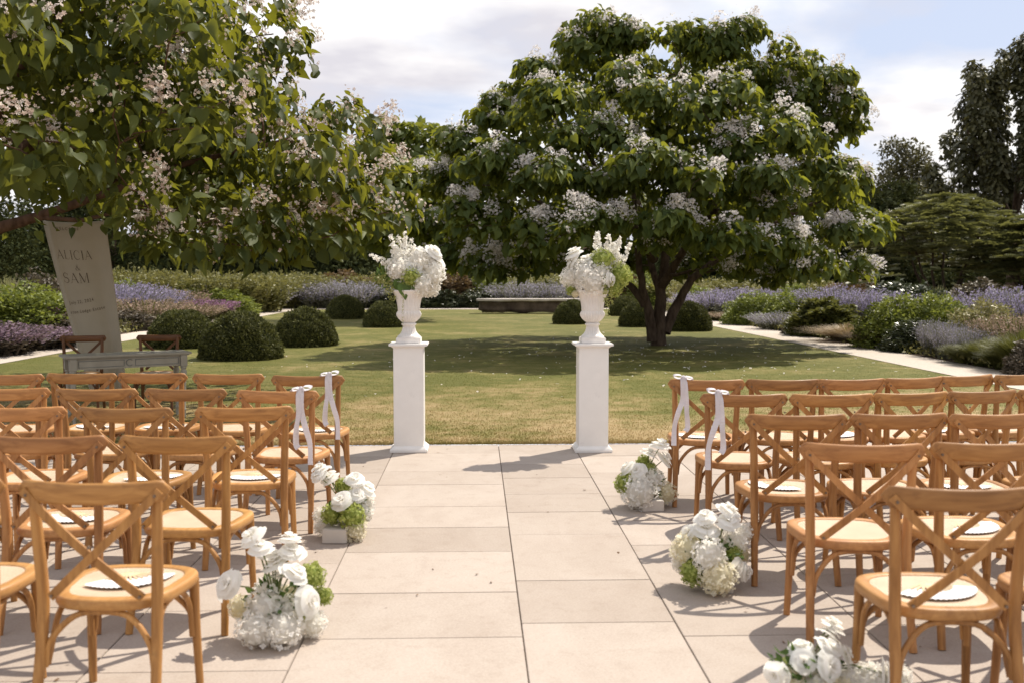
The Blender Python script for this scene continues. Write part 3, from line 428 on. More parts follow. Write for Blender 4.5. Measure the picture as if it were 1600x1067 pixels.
def catalpa(name, label, axis, stems, puffs, per, leaf, mat, bmat, bmax, seed, inner, bark, cam_side, bsize=(.034, .26), clear=None, bscale=1.0):
    g = np.random.default_rng(seed); rr = random.Random(seed)
    root = tag(empty(name, (axis[0], axis[1], 0)), label, 'tree', 'flowering catalpa trees on the lawn')
    O = Vector((axis[0], axis[1], 0))
    nodes = []
    tm = MB()
    for k, (pts, r0, r1) in enumerate(stems):
        P = [Vector(p) - O for p in pts]; fine = []
        for a, b in zip(P, P[1:]):
            for s in (0, .25, .5, .75): fine.append(a.lerp(b, s) + Vector((rr.uniform(-1, 1), rr.uniform(-1, 1), 0)) * .02)
        fine.append(P[-1]); N = len(fine)
        rad = [r0 + (r1 - r0) * (i / (N - 1)) ** .8 for i in range(N)]
        MB().tube(fine, rad, 10).build('trunk' if k == 0 else 'limb', bark, root)
        nodes += [(q, rad[i]) for i, q in enumerate(fine) if q.z > 1.0]
    used = []
    for k, (x, y, z, r) in enumerate(sorted(puffs, key=lambda p: math.dist(p[:2], axis[:2]))):
        c = Vector((x, y, z)) - O
        cand = [(((q - c).length + max(0, q.z - c.z) * 1.5), q, ra) for q, ra in nodes]
        d, q, ra = min(cand, key=lambda e: e[0])
        L = (q - c).length; r0 = min(ra * .6, .02 + .012 * L)
        pts = limb_pts(q, c + Vector((0, 0, r * .1)), 5, .05, .08, k + seed)
        MB().tube(pts, [r0 + (.008 - r0) * i / 5 for i in range(6)], 6, False).build('branch', bark, root)
        for i in (2, 3, 4): nodes.append((pts[i], max(.012, r0 * (1 - i / 6))))
    # leaves
    PP, TT, NN, SS, OUT = [], [], [], [], []
    ax = np.array([axis[0], axis[1], 0])
    for (x, y, z, r) in puffs:
        n = int(per * (r / .75) ** 2); c = np.array([x, y, z])
        d = rdir(n * 2, g); d = d[d[:, 2] > -.45][:n]; n = len(d)
        p = c + d * np.array([r, r, r * .72]) * (.66 + .4 * g.random((n, 1)) ** .7)
        hor = norm(d * [1, 1, 0] + .35 * norm((c - ax) * [1, 1, 0]) + 1e-6)
        t = norm(hor * (.55 + .35 * np.clip(d[:, 2:], 0, 1)) + np.array([0, 0, -.8]) * (1.05 - .55 * np.clip(d[:, 2:], 0, 1)) + .4 * g.normal(size=(n, 3)))
        nn = norm(d * .9 + [0, 0, .55] + .35 * g.normal(size=(n, 3)))
        PP.append(p); TT.append(t); NN.append(nn); SS.append(leaf * g.uniform(.55, 1.25, n)); OUT.append((d * (np.array(cam_side))).sum(1) * np.linalg.norm(p - c, axis=1) / r)
    if inner:
        pa = np.array(puffs); i = g.integers(0, len(pa), inner); s = g.random((inner, 1)) ** .6
        ctr = np.array([axis[0], axis[1], 0]) * [1, 1, 0] + pa[:, 2:3].mean() * np.array([0, 0, 1])
        p = ctr + (pa[i, :3] - ctr) * (.35 + .5 * s) + g.normal(0, .35, (inner, 3)); t = norm(g.normal(size=(inner, 3)) * .7 + [0, 0, -.8])
        keep = p[:, 2] > pa[:, 2].min()
        p, t = p[keep], t[keep]; m = len(p)
        PP.append(p); TT.append(t); NN.append(norm(g.normal(size=(m, 3)) + [0, 0, .5])); SS.append(leaf * g.uniform(.6, 1.1, m)); OUT.append(np.full(m, -1.))
    P = np.concatenate(PP); T = np.concatenate(TT); Nn = np.concatenate(NN); S = np.concatenate(SS); Oo = np.concatenate(OUT)
    P = P - np.array([axis[0], axis[1], 0])
    if clear:                                                    # the bare gap under the limb where the banner hangs
        w_ = P + np.array([axis[0], axis[1], 0]); sl = w_[:, 0] / w_[:, 1]; ke = ~((sl > clear[0]) & (sl < clear[1]) & ((w_[:, 2] - 1.6) / w_[:, 1] < clear[2]))
        P, T, Nn, S, Oo = P[ke], T[ke], Nn[ke], S[ke], Oo[ke]
    Mx = frames(T, Nn); R = g.random(len(P))
    Wp = P + np.array([axis[0], axis[1], 0])
    yaw = math.radians(2.02); fx = (Wp[:, 0] * math.cos(yaw) - Wp[:, 1] * math.sin(yaw)) / (Wp[:, 0] * math.sin(yaw) + Wp[:, 1] * math.cos(yaw)); fz = (Wp[:, 2] - 1.6) / Wp[:, 1]
    vis = (np.abs(fx) < .50) & (fz < .27) & (Oo > .35)
    # the leaves that show largest: outermost, facing the camera, nearest
    depth_rank = np.where(vis, S / Wp[:, 1] * (1 + .5 * Oo), -1); pick = np.argsort(-depth_rank)[:300]
    LM = [tris_of_leaf(mat, q) for q in range(6)]
    for i in pick:
        if depth_rank[i] < 0: continue
        o = bpy.data.objects.new('leaf', LM[int(R[i] * 5.99)]); link(o, root)
        m3 = Matrix(Mx[i].tolist()) * S[i]; m4 = m3.to_4x4(); m4.translation = Vector(P[i]); o.matrix_local = m4
    rest = np.setdiff1d(np.arange(len(P)), pick)
    V, F, r_ = scatter(HEART_V, HEART_F, P[rest], Mx[rest], S[rest], R[rest])
    tag(link(bpy.data.objects.new('foliage', np_mesh('foliage', V, F, mat, r_, True)), root), None, None, None, 'stuff')
    BM = blossom_meshes('blossom_cluster', bmat, 6, 50, *bsize)
    nb = 0
    order = list(range(len(puffs))); rr.shuffle(order)
    for i in order:
        x, y, z, r = puffs[i]; c = Vector((x, y, z)) - O
        if rr.random() < .12 or (Vector((x, y, 0)) - O).dot(Vector(cam_side)) < -.9: continue
        a0 = math.atan2(cam_side[1], cam_side[0]) + rr.gauss(0, 1.1); e0 = rr.uniform(.25, 1.2)
        for k in range(rr.choice((1, 1, 2, 2, 3, 4))):
            if nb >= bmax: break
            a = a0 + rr.gauss(0, .6); el = min(1.45, max(.05, e0 + rr.gauss(0, .3)))
            d = Vector((math.cos(a) * math.cos(el), math.sin(a) * math.cos(el), math.sin(el)))
            o = bpy.data.objects.new('blossom_cluster', rr.choice(BM)); link(o, root)
            o.location = c + Vector((d.x * r, d.y * r, d.z * r * .74)) * 1.06
            up = (Vector((rr.gauss(0, .35), rr.gauss(0, .35), 1)) + d * .8).normalized(); o.rotation_mode = 'QUATERNION'
            o.rotation_quaternion = up.to_track_quat('Z', 'Y'); s = rr.uniform(.42, .95) * bscale; o.scale = (s * rr.uniform(.9, 1.3), s, s * rr.uniform(.7, 1.0)); o['kind'] = 'stuff'; nb += 1
    # many more small sprays between the big clusters
    C_, D_ = [], []
    for (x, y, z, r) in puffs:
        for k in range(rr.choice((1, 2, 3, 4))):
            d = rdir(1, g)[0]; d[2] = abs(d[2]) * .9 + .1; d = norm(d + .4 * np.array(cam_side)); nb_ = rr.randint(7, 16)
            c = np.array([x - axis[0], y - axis[1], z]) + d * np.array([r, r, r * .75]) * rr.uniform(.98, 1.15)
            C_.append(c + g.normal(0, .062, (nb_, 3)) * [1, 1, 1.3]); D_.append(norm(d + .5 * g.normal(size=(nb_, 3))))
    C_ = np.concatenate(C_); D_ = np.concatenate(D_); n = len(C_); T = [(0, 0, -.5)]; FF = []
    for k in range(5):
        a0 = k * 1.2566; T += [(math.cos(a0 - .55) * .8, math.sin(a0 - .55) * .8, .1), (math.cos(a0 + .3) * 1.1, math.sin(a0 + .3) * 1.1, .05)]; FF += [(0, 1 + 2 * k, 2 + 2 * k)]
    V, F, r_ = scatter(T, FF, C_, frames(rdir(n, g), D_), bsize[0] * (.95 + .3 * (bscale - 1)) * g.uniform(.6, 1.2, n), g.random(n))
    tag(link(bpy.data.objects.new('blossom_sprays', np_mesh('blossom_sprays', V, F, bmat, r_)), root), None, None, None, 'stuff')
    return root

TR = (4.25, 23.3)
stems_r = [([(4.28, 23.3, -.1), (4.30, 23.3, .55), (4.33, 23.35, 1.3), (4.5, 23.4, 2.6), (4.7, 23.5, 4.4), (4.9, 23.4, 6.2)], .20, .04),
           ([(4.12, 23.25, .1), (4.06, 23.2, .65), (3.85, 23.1, 1.35), (3.72, 23.0, 2.2), (3.6, 22.9, 3.6), (3.1, 22.6, 5.4)], .145, .035),
           ([(3.95, 23.2, .95), (3.55, 23.2, 1.45), (3.25, 23.1, 1.95), (2.2, 22.9, 2.9), (.9, 22.6, 3.6)], .10, .035),
           ([(4.42, 23.3, .3), (4.72, 23.4, .95), (5.05, 23.4, 1.55), (5.75, 23.3, 2.1), (7.2, 23.1, 3.0), (8.4, 22.9, 3.6)], .145, .035),
           ([(4.32, 23.3, 1.2), (4.1, 23.5, 2.0), (4.0, 24.4, 3.4), (3.6, 25.8, 5.0)], .10, .035),
           ([(4.35, 23.3, 1.4), (4.8, 22.6, 2.4), (5.6, 21.2, 3.6), (6.0, 20.0, 4.4)], .12, .035),
           ([(4.7, 23.5, 2.8), (5.8, 24.2, 4.6), (7.0, 24.6, 6.0)], .11, .035),
           ([(4.1, 23.0, 2.0), (3.0, 21.6, 3.2), (2.2, 20.3, 4.2)], .10, .035)]
catalpa('catalpa_tree', 'multi-stemmed catalpa with white blossom, standing alone right of the urns', TR, stems_r, PUFF_R, 265, .185, M_CAT, M_BLOSSOM, 300, 21, 4500, M_BARK, (-.15, -.93, .3), (.031, .36))
TL = (-6.9, 12.2)
stems_l = [([(-6.9, 12.2, -.1), (-6.85, 12.2, .8), (-6.8, 12.2, 1.6), (-6.6, 12.3, 3.0), (-6.3, 12.4, 4.8), (-6.0, 12.4, 6.3)], .26, .05),
           ([(-6.82, 12.2, 1.3), (-6.3, 12.25, 1.85), (-5.75, 12.3, 2.2), (-5.3, 12.3, 2.33), (-4.6, 12.2, 2.55), (-3.4, 12.0, 2.95), (-2.2, 11.8, 3.2)], .11, .022),
           ([(-5.35, 12.3, 2.33), (-4.7, 12.1, 2.28), (-4.1, 11.9, 2.40), (-3.5, 11.7, 2.36)], .035, .012),
           ([(-6.8, 12.2, 1.6), (-6.1, 12.0, 2.6), (-5.2, 11.6, 3.9), (-4.0, 11.2, 5.0)], .14, .04),
           ([(-6.7, 12.2, 2.2), (-5.8, 13.2, 3.3), (-4.4, 14.6, 4.0), (-2.8, 15.6, 4.3)], .13, .035),
           ([(-6.8, 12.2, 1.8), (-6.4, 11.0, 2.9), (-5.9, 9.6, 4.0), (-5.4, 8.6, 4.6)], .12, .035),
           ([(-6.85, 12.2, 1.5), (-7.8, 12.8, 3.0), (-8.8, 13.4, 4.6)], .12, .04)]
catalpa('catalpa_tree', 'near catalpa on the left overhanging the signing table, with fading pinkish blossom', TL, stems_l, PUFF_L, 160, .148, M_CAT2, M_BLOSSOM_OLD, 300, 33, 6500, M_BARK2, (.45, -.85, -.1), (.022, .27), (-.435, -.352, .040), 1.35)

def leafy_tree(name, label, cat, base, puffs, n, leaf, tmpl, mat, bark, stems, seed, droop=.3, flat=.8, group=None):
    """puffs (dx,dy,z,r) relative to base"""
    g = np.random.default_rng(seed); root = tag(empty(name, (base[0], base[1], 0), 0), label, cat, group)
    for k, (pts, r0, r1) in enumerate(stems):
        N = len(pts); fine = []
        for a, b in zip(pts, pts[1:]): fine += limb_pts(a, b, 3, 0, .08, seed + k)[:-1]
        fine.append(Vector(pts[-1])); N = len(fine)
        MB().tube(fine, [r0 + (r1 - r0) * i / (N - 1) for i in range(N)], 7).build('trunk', bark, root)
    pa = np.array(puffs, float); w = pa[:, 3] ** 2; i = g.choice(len(pa), n, p=w / w.sum())
    d = rdir(n, g); d[:, 2] = np.where(d[:, 2] < -.5, -d[:, 2], d[:, 2])
    p = pa[i, :3] + d * pa[i, 3:4] * np.array([1, 1, flat]) * (g.random((n, 1)) ** .45)
    ok = p[:, 2] > .05; p, d = p[ok], d[ok]; n = len(p)
    t = norm(d * .7 + [0, 0, -droop] + .5 * g.normal(size=(n, 3))); nn = norm(d + [0, 0, .6] + .5 * g.normal(size=(n, 3)))
    V, F, r = scatter(*tmpl, p, frames(t, nn), leaf * g.uniform(.6, 1.3, n), g.random(n))
    tag(link(bpy.data.objects.new('crown', np_mesh('crown', V, F, mat, r)), root), None, None, None, 'stuff')
    return root
def rpuffs(n, rx, rz, zc, r, seed, ry=None):
    q = random.Random(seed); out = []
    while len(out) < n:
        d = Vector((q.gauss(0, 1), q.gauss(0, 1), q.gauss(0, 1))).normalized(); s = q.uniform(.45, 1)
        out.append((d.x * rx * s, d.y * (ry or rx) * s, zc + d.z * rz * s, r * q.uniform(.7, 1.3)))
    return out
OV = (OVAL_V, OVAL_F); QD = (QUAD_V, QUAD_F); HT = (HEART_V, HEART_F); FR = (FROND_V, FROND_F)
leafy_tree('maple_tree', 'bright yellow-green tree seen in the gap between the two catalpas', 'tree', (-2.9, 38), rpuffs(34, 3.3, 2.7, 4.1, 1.0, 1), 9000, .26, HT, M_BRT, M_BARK, [([(0, 0, 0), (0, 0, 2), (.3, 0, 4.5)], .2, .06)], 61)
leafy_tree('round_tree', 'rounded bronze-green tree on the skyline right of the catalpa', 'tree', (32.2, 75), rpuffs(40, 4.2, 4.6, 7.2, 1.5, 2), 15000, .34, OV, M_RNDT, M_BARK, [([(0, 0, 0), (.2, 0, 4), (0, 0, 9)], .35, .08), ([(0, 0, 3), (2, 0, 6.5)], .15, .05), ([(0, 0, 3), (-1.8, .2, 7)], .15, .05)], 62)
# weeping birch: hanging strands of puffs
q_ = random.Random(8); bp = []
for k in range(46):
    a = q_.uniform(0, 6.283); h = q_.uniform(6, 14.2); rad = (1.2 + 4.2 * math.sin(min(1, (15.2 - h) / 7) * 1.5)) * q_.uniform(.35, 1)
    for j in range(q_.randint(3, 6)): bp.append((rad * math.cos(a) + q_.uniform(-.2, .2), rad * math.sin(a), h - j * .75, .62 - .05 * j))
leafy_tree('birch_tree', 'tall dark weeping birch at the right edge of the frame', 'tree', (29.9, 55), bp, 26000, .24, QD, M_BIRCH, M_BARK, [([(0, 0, 0), (.2, 0, 5), (.5, 0, 10), (.4, 0, 13.8)], .28, .05), ([(.2, 0, 5), (2, .4, 9), (2.6, .2, 11)], .12, .03), ([(.2, 0, 4.5), (-2.2, 0, 8.6), (-2.9, 0, 10.4)], .12, .03)], 63, 1.2, 1.1)
for k, (x, y, h, rr_, lb) in enumerate([(19.0, 40, 5.0, 3.0, 'wide umbrella-shaped sumac on forking dark stems, nearest the round tree'), (21.6, 37.5, 4.1, 2.6, 'lower sumac with sunlit fronds cut by the right edge of the frame')]):
    q_ = random.Random(70 + k); pf = []
    for j in range(46):
        a = q_.uniform(0, 6.283); s = math.sqrt(q_.random()); pf.append((rr_ * s * math.cos(a), rr_ * s * math.sin(a), h - .5 - 1.9 * s * s * q_.uniform(.5, 1) - q_.uniform(0, .6), .55))
    st = [([(0, 0, 0), (math.cos(a) * .7, math.sin(a) * .4, 1.0), (math.cos(a) * rr_ * .55, math.sin(a) * rr_ * .5, h - 1.6)], .09, .03) for a in (.2, 1.2, 2.1, 2.9, 4.0, 5.2)]
    sroot = tag(empty('sumac_tree', (x, y, 0)), lb, 'tree', 'sumac trees behind the right-hand bed')
    for pts, r0, r1 in st:
        fine = []
        for a, b in zip(pts, pts[1:]): fine += limb_pts(a, b, 3, 0, .08, k + len(fine))[:-1]
        fine.append(Vector(pts[-1])); N = len(fine); MB().tube(fine, [r0 + (r1 - r0) * i / (N - 1) for i in range(N)], 7).build('trunk', M_BARK, sroot)
    g = np.random.default_rng(300 + k); P = []; T = []
    for j in range(330):                               # rosettes of fronds over layered umbrella tops
        a = g.random() * 6.283; s = math.sqrt(g.random()) * (1 + .12 * math.sin(3 * a + k)); ly = g.choice([0, 0, 0, .75, 1.5])
        c = np.array([rr_ * s * math.cos(a), rr_ * s * math.sin(a), h - .25 - 1.7 * s * s - ly + .18 * math.sin(5 * a + 7 * s)])
        m = 9; b = np.arange(m) * 6.283 / m + g.random(); P.append(np.repeat(c[None], m, 0)); T.append(np.stack([np.cos(b), np.sin(b), .15 + .25 * g.random(m)], 1) + .5 * np.array([math.cos(a), math.sin(a), 0]) * s)
    P = np.concatenate(P); T = norm(np.concatenate(T)); n = len(P)
    V, F, r_ = scatter(FROND_V, FROND_F, P, frames(T, np.tile([0, 0, 1.], (n, 1)) + .25 * g.normal(size=(n, 3))), .52 * g.uniform(.7, 1.25, n), g.random(n))
    tag(link(bpy.data.objects.new('crown', np_mesh('crown', V, F, M_SUM, r_)), sroot), None, None, None, 'stuff')
# far trees closing the view
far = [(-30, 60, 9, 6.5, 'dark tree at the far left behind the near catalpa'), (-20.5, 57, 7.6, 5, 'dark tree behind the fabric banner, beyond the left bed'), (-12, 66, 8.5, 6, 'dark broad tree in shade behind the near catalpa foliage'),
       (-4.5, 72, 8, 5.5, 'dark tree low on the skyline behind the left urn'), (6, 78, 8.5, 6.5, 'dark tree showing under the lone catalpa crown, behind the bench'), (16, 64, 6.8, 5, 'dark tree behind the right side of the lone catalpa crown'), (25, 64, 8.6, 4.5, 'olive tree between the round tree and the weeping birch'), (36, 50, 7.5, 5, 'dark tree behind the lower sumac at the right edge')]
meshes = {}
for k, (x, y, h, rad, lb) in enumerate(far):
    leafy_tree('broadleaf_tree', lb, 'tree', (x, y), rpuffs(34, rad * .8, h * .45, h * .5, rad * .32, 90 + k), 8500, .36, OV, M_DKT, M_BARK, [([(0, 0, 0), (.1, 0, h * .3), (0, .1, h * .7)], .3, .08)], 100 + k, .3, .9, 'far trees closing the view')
leafy_tree('rowan_shrub', 'dark small-leaved shrub under the near catalpa at the left edge', 'shrub', (-11.2, 21.5), rpuffs(22, 1.6, 1.3, 2.1, .6, 77), 6500, .11, OV, M_DKT, M_BARK, [([(0, 0, 0), (.2, 0, 1.5)], .07, .03), ([(0, .1, 0), (-.5, 0, 1.8)], .06, .03)], 120)
# a dark hedge mass behind everything
MASS = {}
def mass(name, label, x0, x1, y0, y1, h, n, leaf, mat, seed):
    g = np.random.default_rng(seed); x = g.uniform(x0, x1, n); y = g.uniform(y0, y1, n)
    top = h * (.8 + .25 * np.sin(x * .55) * np.sin(x * .23 + 1) + .12 * np.sin(x * 1.7 + y)); z = top * g.random(n) ** .6
    P = np.stack([x, y, z], 1); t = norm(g.normal(size=(n, 3)) + [0, -.4, -.2]); nn = norm(g.normal(size=(n, 3)) * .7 + [0, -.4, .7])
    V, F, r = scatter(OVAL_V, OVAL_F, P, frames(t, nn), leaf * g.uniform(.6, 1.3, n), g.random(n))
    MASS[name] = tag(link(bpy.data.objects.new(name, np_mesh(name, V, F, mat, r))), label, 'wood', None, 'stuff')
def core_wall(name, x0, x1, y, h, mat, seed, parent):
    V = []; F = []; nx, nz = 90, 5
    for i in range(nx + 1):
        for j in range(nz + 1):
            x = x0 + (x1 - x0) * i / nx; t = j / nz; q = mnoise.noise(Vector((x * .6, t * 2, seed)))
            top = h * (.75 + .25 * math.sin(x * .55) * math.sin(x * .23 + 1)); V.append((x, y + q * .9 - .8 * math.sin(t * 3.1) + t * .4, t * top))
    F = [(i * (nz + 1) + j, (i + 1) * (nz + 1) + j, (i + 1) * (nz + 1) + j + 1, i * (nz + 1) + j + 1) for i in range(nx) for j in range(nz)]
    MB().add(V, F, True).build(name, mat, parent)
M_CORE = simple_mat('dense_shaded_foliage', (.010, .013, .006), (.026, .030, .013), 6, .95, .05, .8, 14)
mass('woodland', 'dark far-off wood closing the view behind the garden', -60, 60, 84, 90, 6.5, 42000, .75, M_DKT, 140)
mass('hedge', 'low dark undergrowth along the back of the garden beds', -34, 34, 62, 65, 2.6, 40000, .34, M_DKT, 141)
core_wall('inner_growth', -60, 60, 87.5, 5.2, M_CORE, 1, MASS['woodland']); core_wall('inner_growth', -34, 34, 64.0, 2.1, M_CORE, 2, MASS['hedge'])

# ---------------------------------------------------------------- clipped yew domes
g = np.random.default_rng(5); n = 26000
d = rdir(n, g); d[:, 2] = np.abs(d[:, 2]); lump = 1 + .035 * np.sin(d[:, 0] * 7) * np.cos(d[:, 1] * 6 + d[:, 2] * 5) + .02 * np.sin(d[:, 0] * 15 + d[:, 2] * 11)
P = d * lump[:, None] * g.uniform(.955, 1.03, (n, 1)); low = P[:, 2] < .12; P[low, :2] *= .96
t_ = norm(d * .6 + g.normal(size=(n, 3)) * .8); V, F, r_ = scatter(QUAD_V, QUAD_F, P, frames(t_, norm(d + .6 * g.normal(size=(n, 3)))), .038 * g.uniform(.6, 1.4, n), g.random(n) ** 1.4)
n2_ = 420; d2 = rdir(n2_, g); d2[:, 2] = np.abs(d2[:, 2])      # stray new shoots
V2, F2, R2 = scatter(QUAD_V, QUAD_F, d2 * 1.0, frames(norm(d2 + .5 * g.normal(size=(n2_, 3)) + [0, 0, .4]), rdir(n2_, g)), .075 * g.uniform(.5, 1.5, n2_), g.uniform(.5, 1, n2_))
F = np.concatenate([F, F2 + len(V)]); V = np.concatenate([V, V2]); r_ = np.concatenate([r_, R2])
yew_leaf = np_mesh('foliage', V, F, M_YEW, r_)
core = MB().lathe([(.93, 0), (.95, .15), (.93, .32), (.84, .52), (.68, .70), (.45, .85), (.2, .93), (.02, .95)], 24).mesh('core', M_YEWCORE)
domes = [(-4.69, 19.95, 1.6, .88, 'clipped yew dome nearest the signing table, largest of the domes'), (-4.05, 23.6, 1.5, .86, 'clipped yew dome right of and just behind the largest dome'), (-6.8, 23.2, 1.6, .82, 'clipped yew dome partly hidden behind the signing table chair'),
         (-5.13, 39.0, 1.5, .88, 'darkest yew dome far left, in front of the lavender-blue plants'), (-3.0, 32.4, 1.35, .80, 'yew dome just left of the left urn'), (3.31, 34.4, 1.35, .80, 'yew dome just left of the right urn, before the stone bench'),
         (6.2, 41.5, 1.35, .80, 'small far yew dome behind the right urn flowers'), (5.3, 32.4, 1.3, .80, 'yew dome half hidden by the catalpa trunk'), (6.4, 29.8, 1.35, .84, 'yew dome right of the catalpa trunk')]
for k, (x, y, w_, h_, lb) in enumerate(domes):
    o = tag(empty('yew_dome', (x, y, 0), k * 1.3), lb, 'topiary', 'clipped yew domes on the lawn'); o.scale = (w_ / 2, w_ / 2, h_)
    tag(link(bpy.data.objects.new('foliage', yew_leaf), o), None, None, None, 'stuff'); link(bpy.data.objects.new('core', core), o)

PLANTS=[('pur',-10.43,23.05,1.93,0.46),('pur',-10.36,20.91,1.61,0.66),('brn',-10.37,25.2,1.46,0.58),('mag',-10.61,26.0,1.0,0.88),('grn',-11.27,25.5,2.13,1.31),('grn',-12.21,25.0,1.77,1.22),('grn',-11.21,27.0,1.21,1.07),('brn',-12.96,30.0,1.93,1.58),('gra',-12.96,28.0,1.08,1.81),('gra',-12.91,31.0,1.0,1.68),('oli',-14.74,42.0,2.43,1.97),('oli',-13.75,43.0,2.49,1.87),('oli',-12.69,44.0,2.55,1.8),('oli',-11.56,45.0,2.6,1.86),('oli',-10.48,46.46,2.39,1.78),('oli',-10.23,52.76,2.71,1.87),('prg',-8.87,52.56,2.37,1.33),('prg',-7.54,52.56,2.37,1.47),('prg',-6.2,52.56,2.37,1.33),('dgr',-4.7,52.56,2.37,1.06),('dgr',-3.26,52.56,2.37,1.0),('dgr',-1.85,52.56,2.37,0.89),('dgr',-0.33,52.56,2.03,0.83),('red',-1.55,54.0,3.12,1.74),('red',-2.93,54.0,2.78,1.67),('grn',0.7,54.0,2.08,1.81),('prg',2.36,52.55,2.36,1.4),('prg',3.89,52.55,2.36,1.4),('prg',5.41,52.55,2.03,1.23),('dgr',1.18,52.55,2.03,0.79),('red',7.48,54.0,3.12,1.67),('grn',8.98,52.52,2.36,1.4),('oli',10.74,52.78,3.05,1.4),('oli',-9.45,56.0,2.88,1.81),('red',-7.32,56.0,2.88,1.74),('oli',-5.18,56.0,2.88,1.81),('oli',3.06,56.0,2.88,1.74),('oli',5.32,57.0,2.93,1.75),('grn',9.37,57.0,2.93,1.82),('per',9.52,39.78,2.05,1.06),('per',11.01,40.0,2.06,1.19),('pnk',9.27,36.42,1.05,0.33),('grn',9.44,33.5,1.72,0.99),('grn',10.11,32.0,1.44,1.02),('prg',9.33,30.39,1.17,0.54),('dgm',9.56,27.0,1.53,0.93),('per',11.74,32.0,1.85,1.31),('per',12.5,31.0,1.59,1.18),('bei',9.3,24.63,1.27,0.46),('bei',9.19,22.62,0.81,0.45),('grn',9.56,22.4,1.44,1.08),('grn',10.24,21.8,1.4,1.12),('prg',9.37,19.3,0.5,0.71),('prg',9.37,20.0,0.44,0.74),('prg',9.36,18.5,0.48,0.66),('vrg',10.33,20.0,1.29,1.03),('per',12.13,22.5,1.45,1.34),('per',12.31,21.5,1.38,1.4),('grs',9.24,17.75,0.8,0.51),('grs',9.3,16.6,0.96,0.72),('grs',9.15,18.4,0.59,0.42),('pnk',10.35,18.6,0.96,0.89),('dgr',9.48,21.2,1.09,0.62),('grs',9.23,17.07,0.66,0.42),('brn',9.19,16.0,0.72,0.59),('brn',9.21,27.77,0.89,0.41),('dgr',15.35,36.0,2.31,1.34),('gra',17.01,36.0,1.39,1.34),('brn',17.65,34.0,2.19,1.36),('oli',12.8,52.82,2.72,1.57),('dgr',14.88,52.82,2.72,1.4),('oli',15.72,48.0,2.78,1.51),('red',17.1,45.0,2.6,1.37),('grn',14.12,44.0,1.7,1.2),('dgr',14.94,33.0,1.7,1.26),('grn',9.42,42.84,1.65,1.1),('vrg',9.95,46.0,1.77,1.42),('brn',-10.2,22.22,1.0,0.25),('dgr',-10.19,27.0,0.87,0.39),('dgr',-10.19,36.0,0.93,0.21),('brn',-10.5,30.5,1.5,0.55),('pnk',-10.6,32.3,1.6,0.92),('grn',-10.6,34.8,1.2,0.55),('pnk',-10.5,36.6,1.5,0.65),('mag',-10.6,38.6,1.6,0.75),('brn',-10.5,40.2,1.3,0.6),('grn',-10.8,42.8,2.3,1.0),('grn',-11.2,45.0,2.0,1.05),('prg',-10.8,47.2,2.0,1.15),('prg',-10.6,49.4,1.8,1.1),('per',-12.0,33.8,1.7,1.42),('per',-12.1,35.6,1.7,1.36),('per',-12.1,37.5,1.6,1.2),('pnk',-12.0,39.5,1.7,1.1),('bei',-12.6,41.0,1.4,1.2),('grn',-12.4,42.6,1.9,1.25),('per',-12.5,44.6,1.8,1.45),('mag',-12.6,46.2,1.5,1.3),('per',-12.3,47.8,1.8,1.5),('per',-12.4,49.6,1.8,1.45),('brn',-13.6,36.5,2,1.4),('grn',-13.8,39.0,2,1.35)]

# ---------------------------------------------------------------- flower beds
def spike_plant(seed, stems, h, spread, col_stem, col_fl, fl_from=.45, nfl=16, fs=.03, lean=.5, leafn=0):
    g = np.random.default_rng(seed); SP = []; FP = []; FT = []
    Vs, Fs, Rs = [], [], []
    for k in range(stems):
        a = g.random() * 6.283; b = g.random() ** .5; base = np.array([math.cos(a), math.sin(a), 0]) * spread * .45 * b
        out = np.array([math.cos(a), math.sin(a), 0]) * lean * b * h; L = h * g.uniform(.7, 1.05)
        s = np.linspace(0, 1, 5)[:, None]; pts = base + out * s ** 1.6 + np.array([0, 0, L]) * s * (1 - .18 * b * s)
        side = norm(np.array([g.normal(), g.normal(), 0])) * .006
        i0 = len(Vs) ; o = sum(len(v) for v in Vs)
        Vs.append(np.concatenate([pts - side, pts + side])); q = np.arange(4)
        Fs.append(np.concatenate([np.stack([q, q + 1, q + 6], 1), np.stack([q, q + 6, q + 5], 1)]) + o); Rs.append(np.full(10, g.random()))
        u = g.uniform(fl_from, 1, nfl)[:, None]; fp = base + out * u ** 1.6 + np.array([0, 0, L]) * u * (1 - .18 * b * u) + g.normal(0, .022, (nfl, 3)); FP.append(fp); FT.append(norm(g.normal(size=(nfl, 3)) + [0, 0, .8]))
        if leafn:
            u = g.uniform(.05, fl_from + .1, leafn)[:, None]; lp = base + out * u ** 1.6 + np.array([0, 0, L]) * u * (1 - .18 * b * u)
            V2, F2, R2 = scatter(QUAD_V, QUAD_F, lp, frames(norm(g.normal(size=(leafn, 3)) + [0, 0, .5]), rdir(leafn, g)), .06 * g.uniform(.6, 1.3, leafn), g.random(leafn))
            o = sum(len(v) for v in Vs); Vs.append(V2); Fs.append(F2 + o); Rs.append(R2)
    FP = np.concatenate(FP); FT = np.concatenate(FT); n = len(FP)
    V2, F2, R2 = scatter(QUAD_V, QUAD_F, FP, frames(FT, rdir(n, g)), fs * g.uniform(.6, 1.4, n), g.random(n))
    return [('foliage', np_mesh('foliage', np.concatenate(Vs), np.concatenate(Fs), col_stem, np.concatenate(Rs))), ('flower_spikes', np_mesh('flower_spikes', V2, F2, col_fl, R2))]
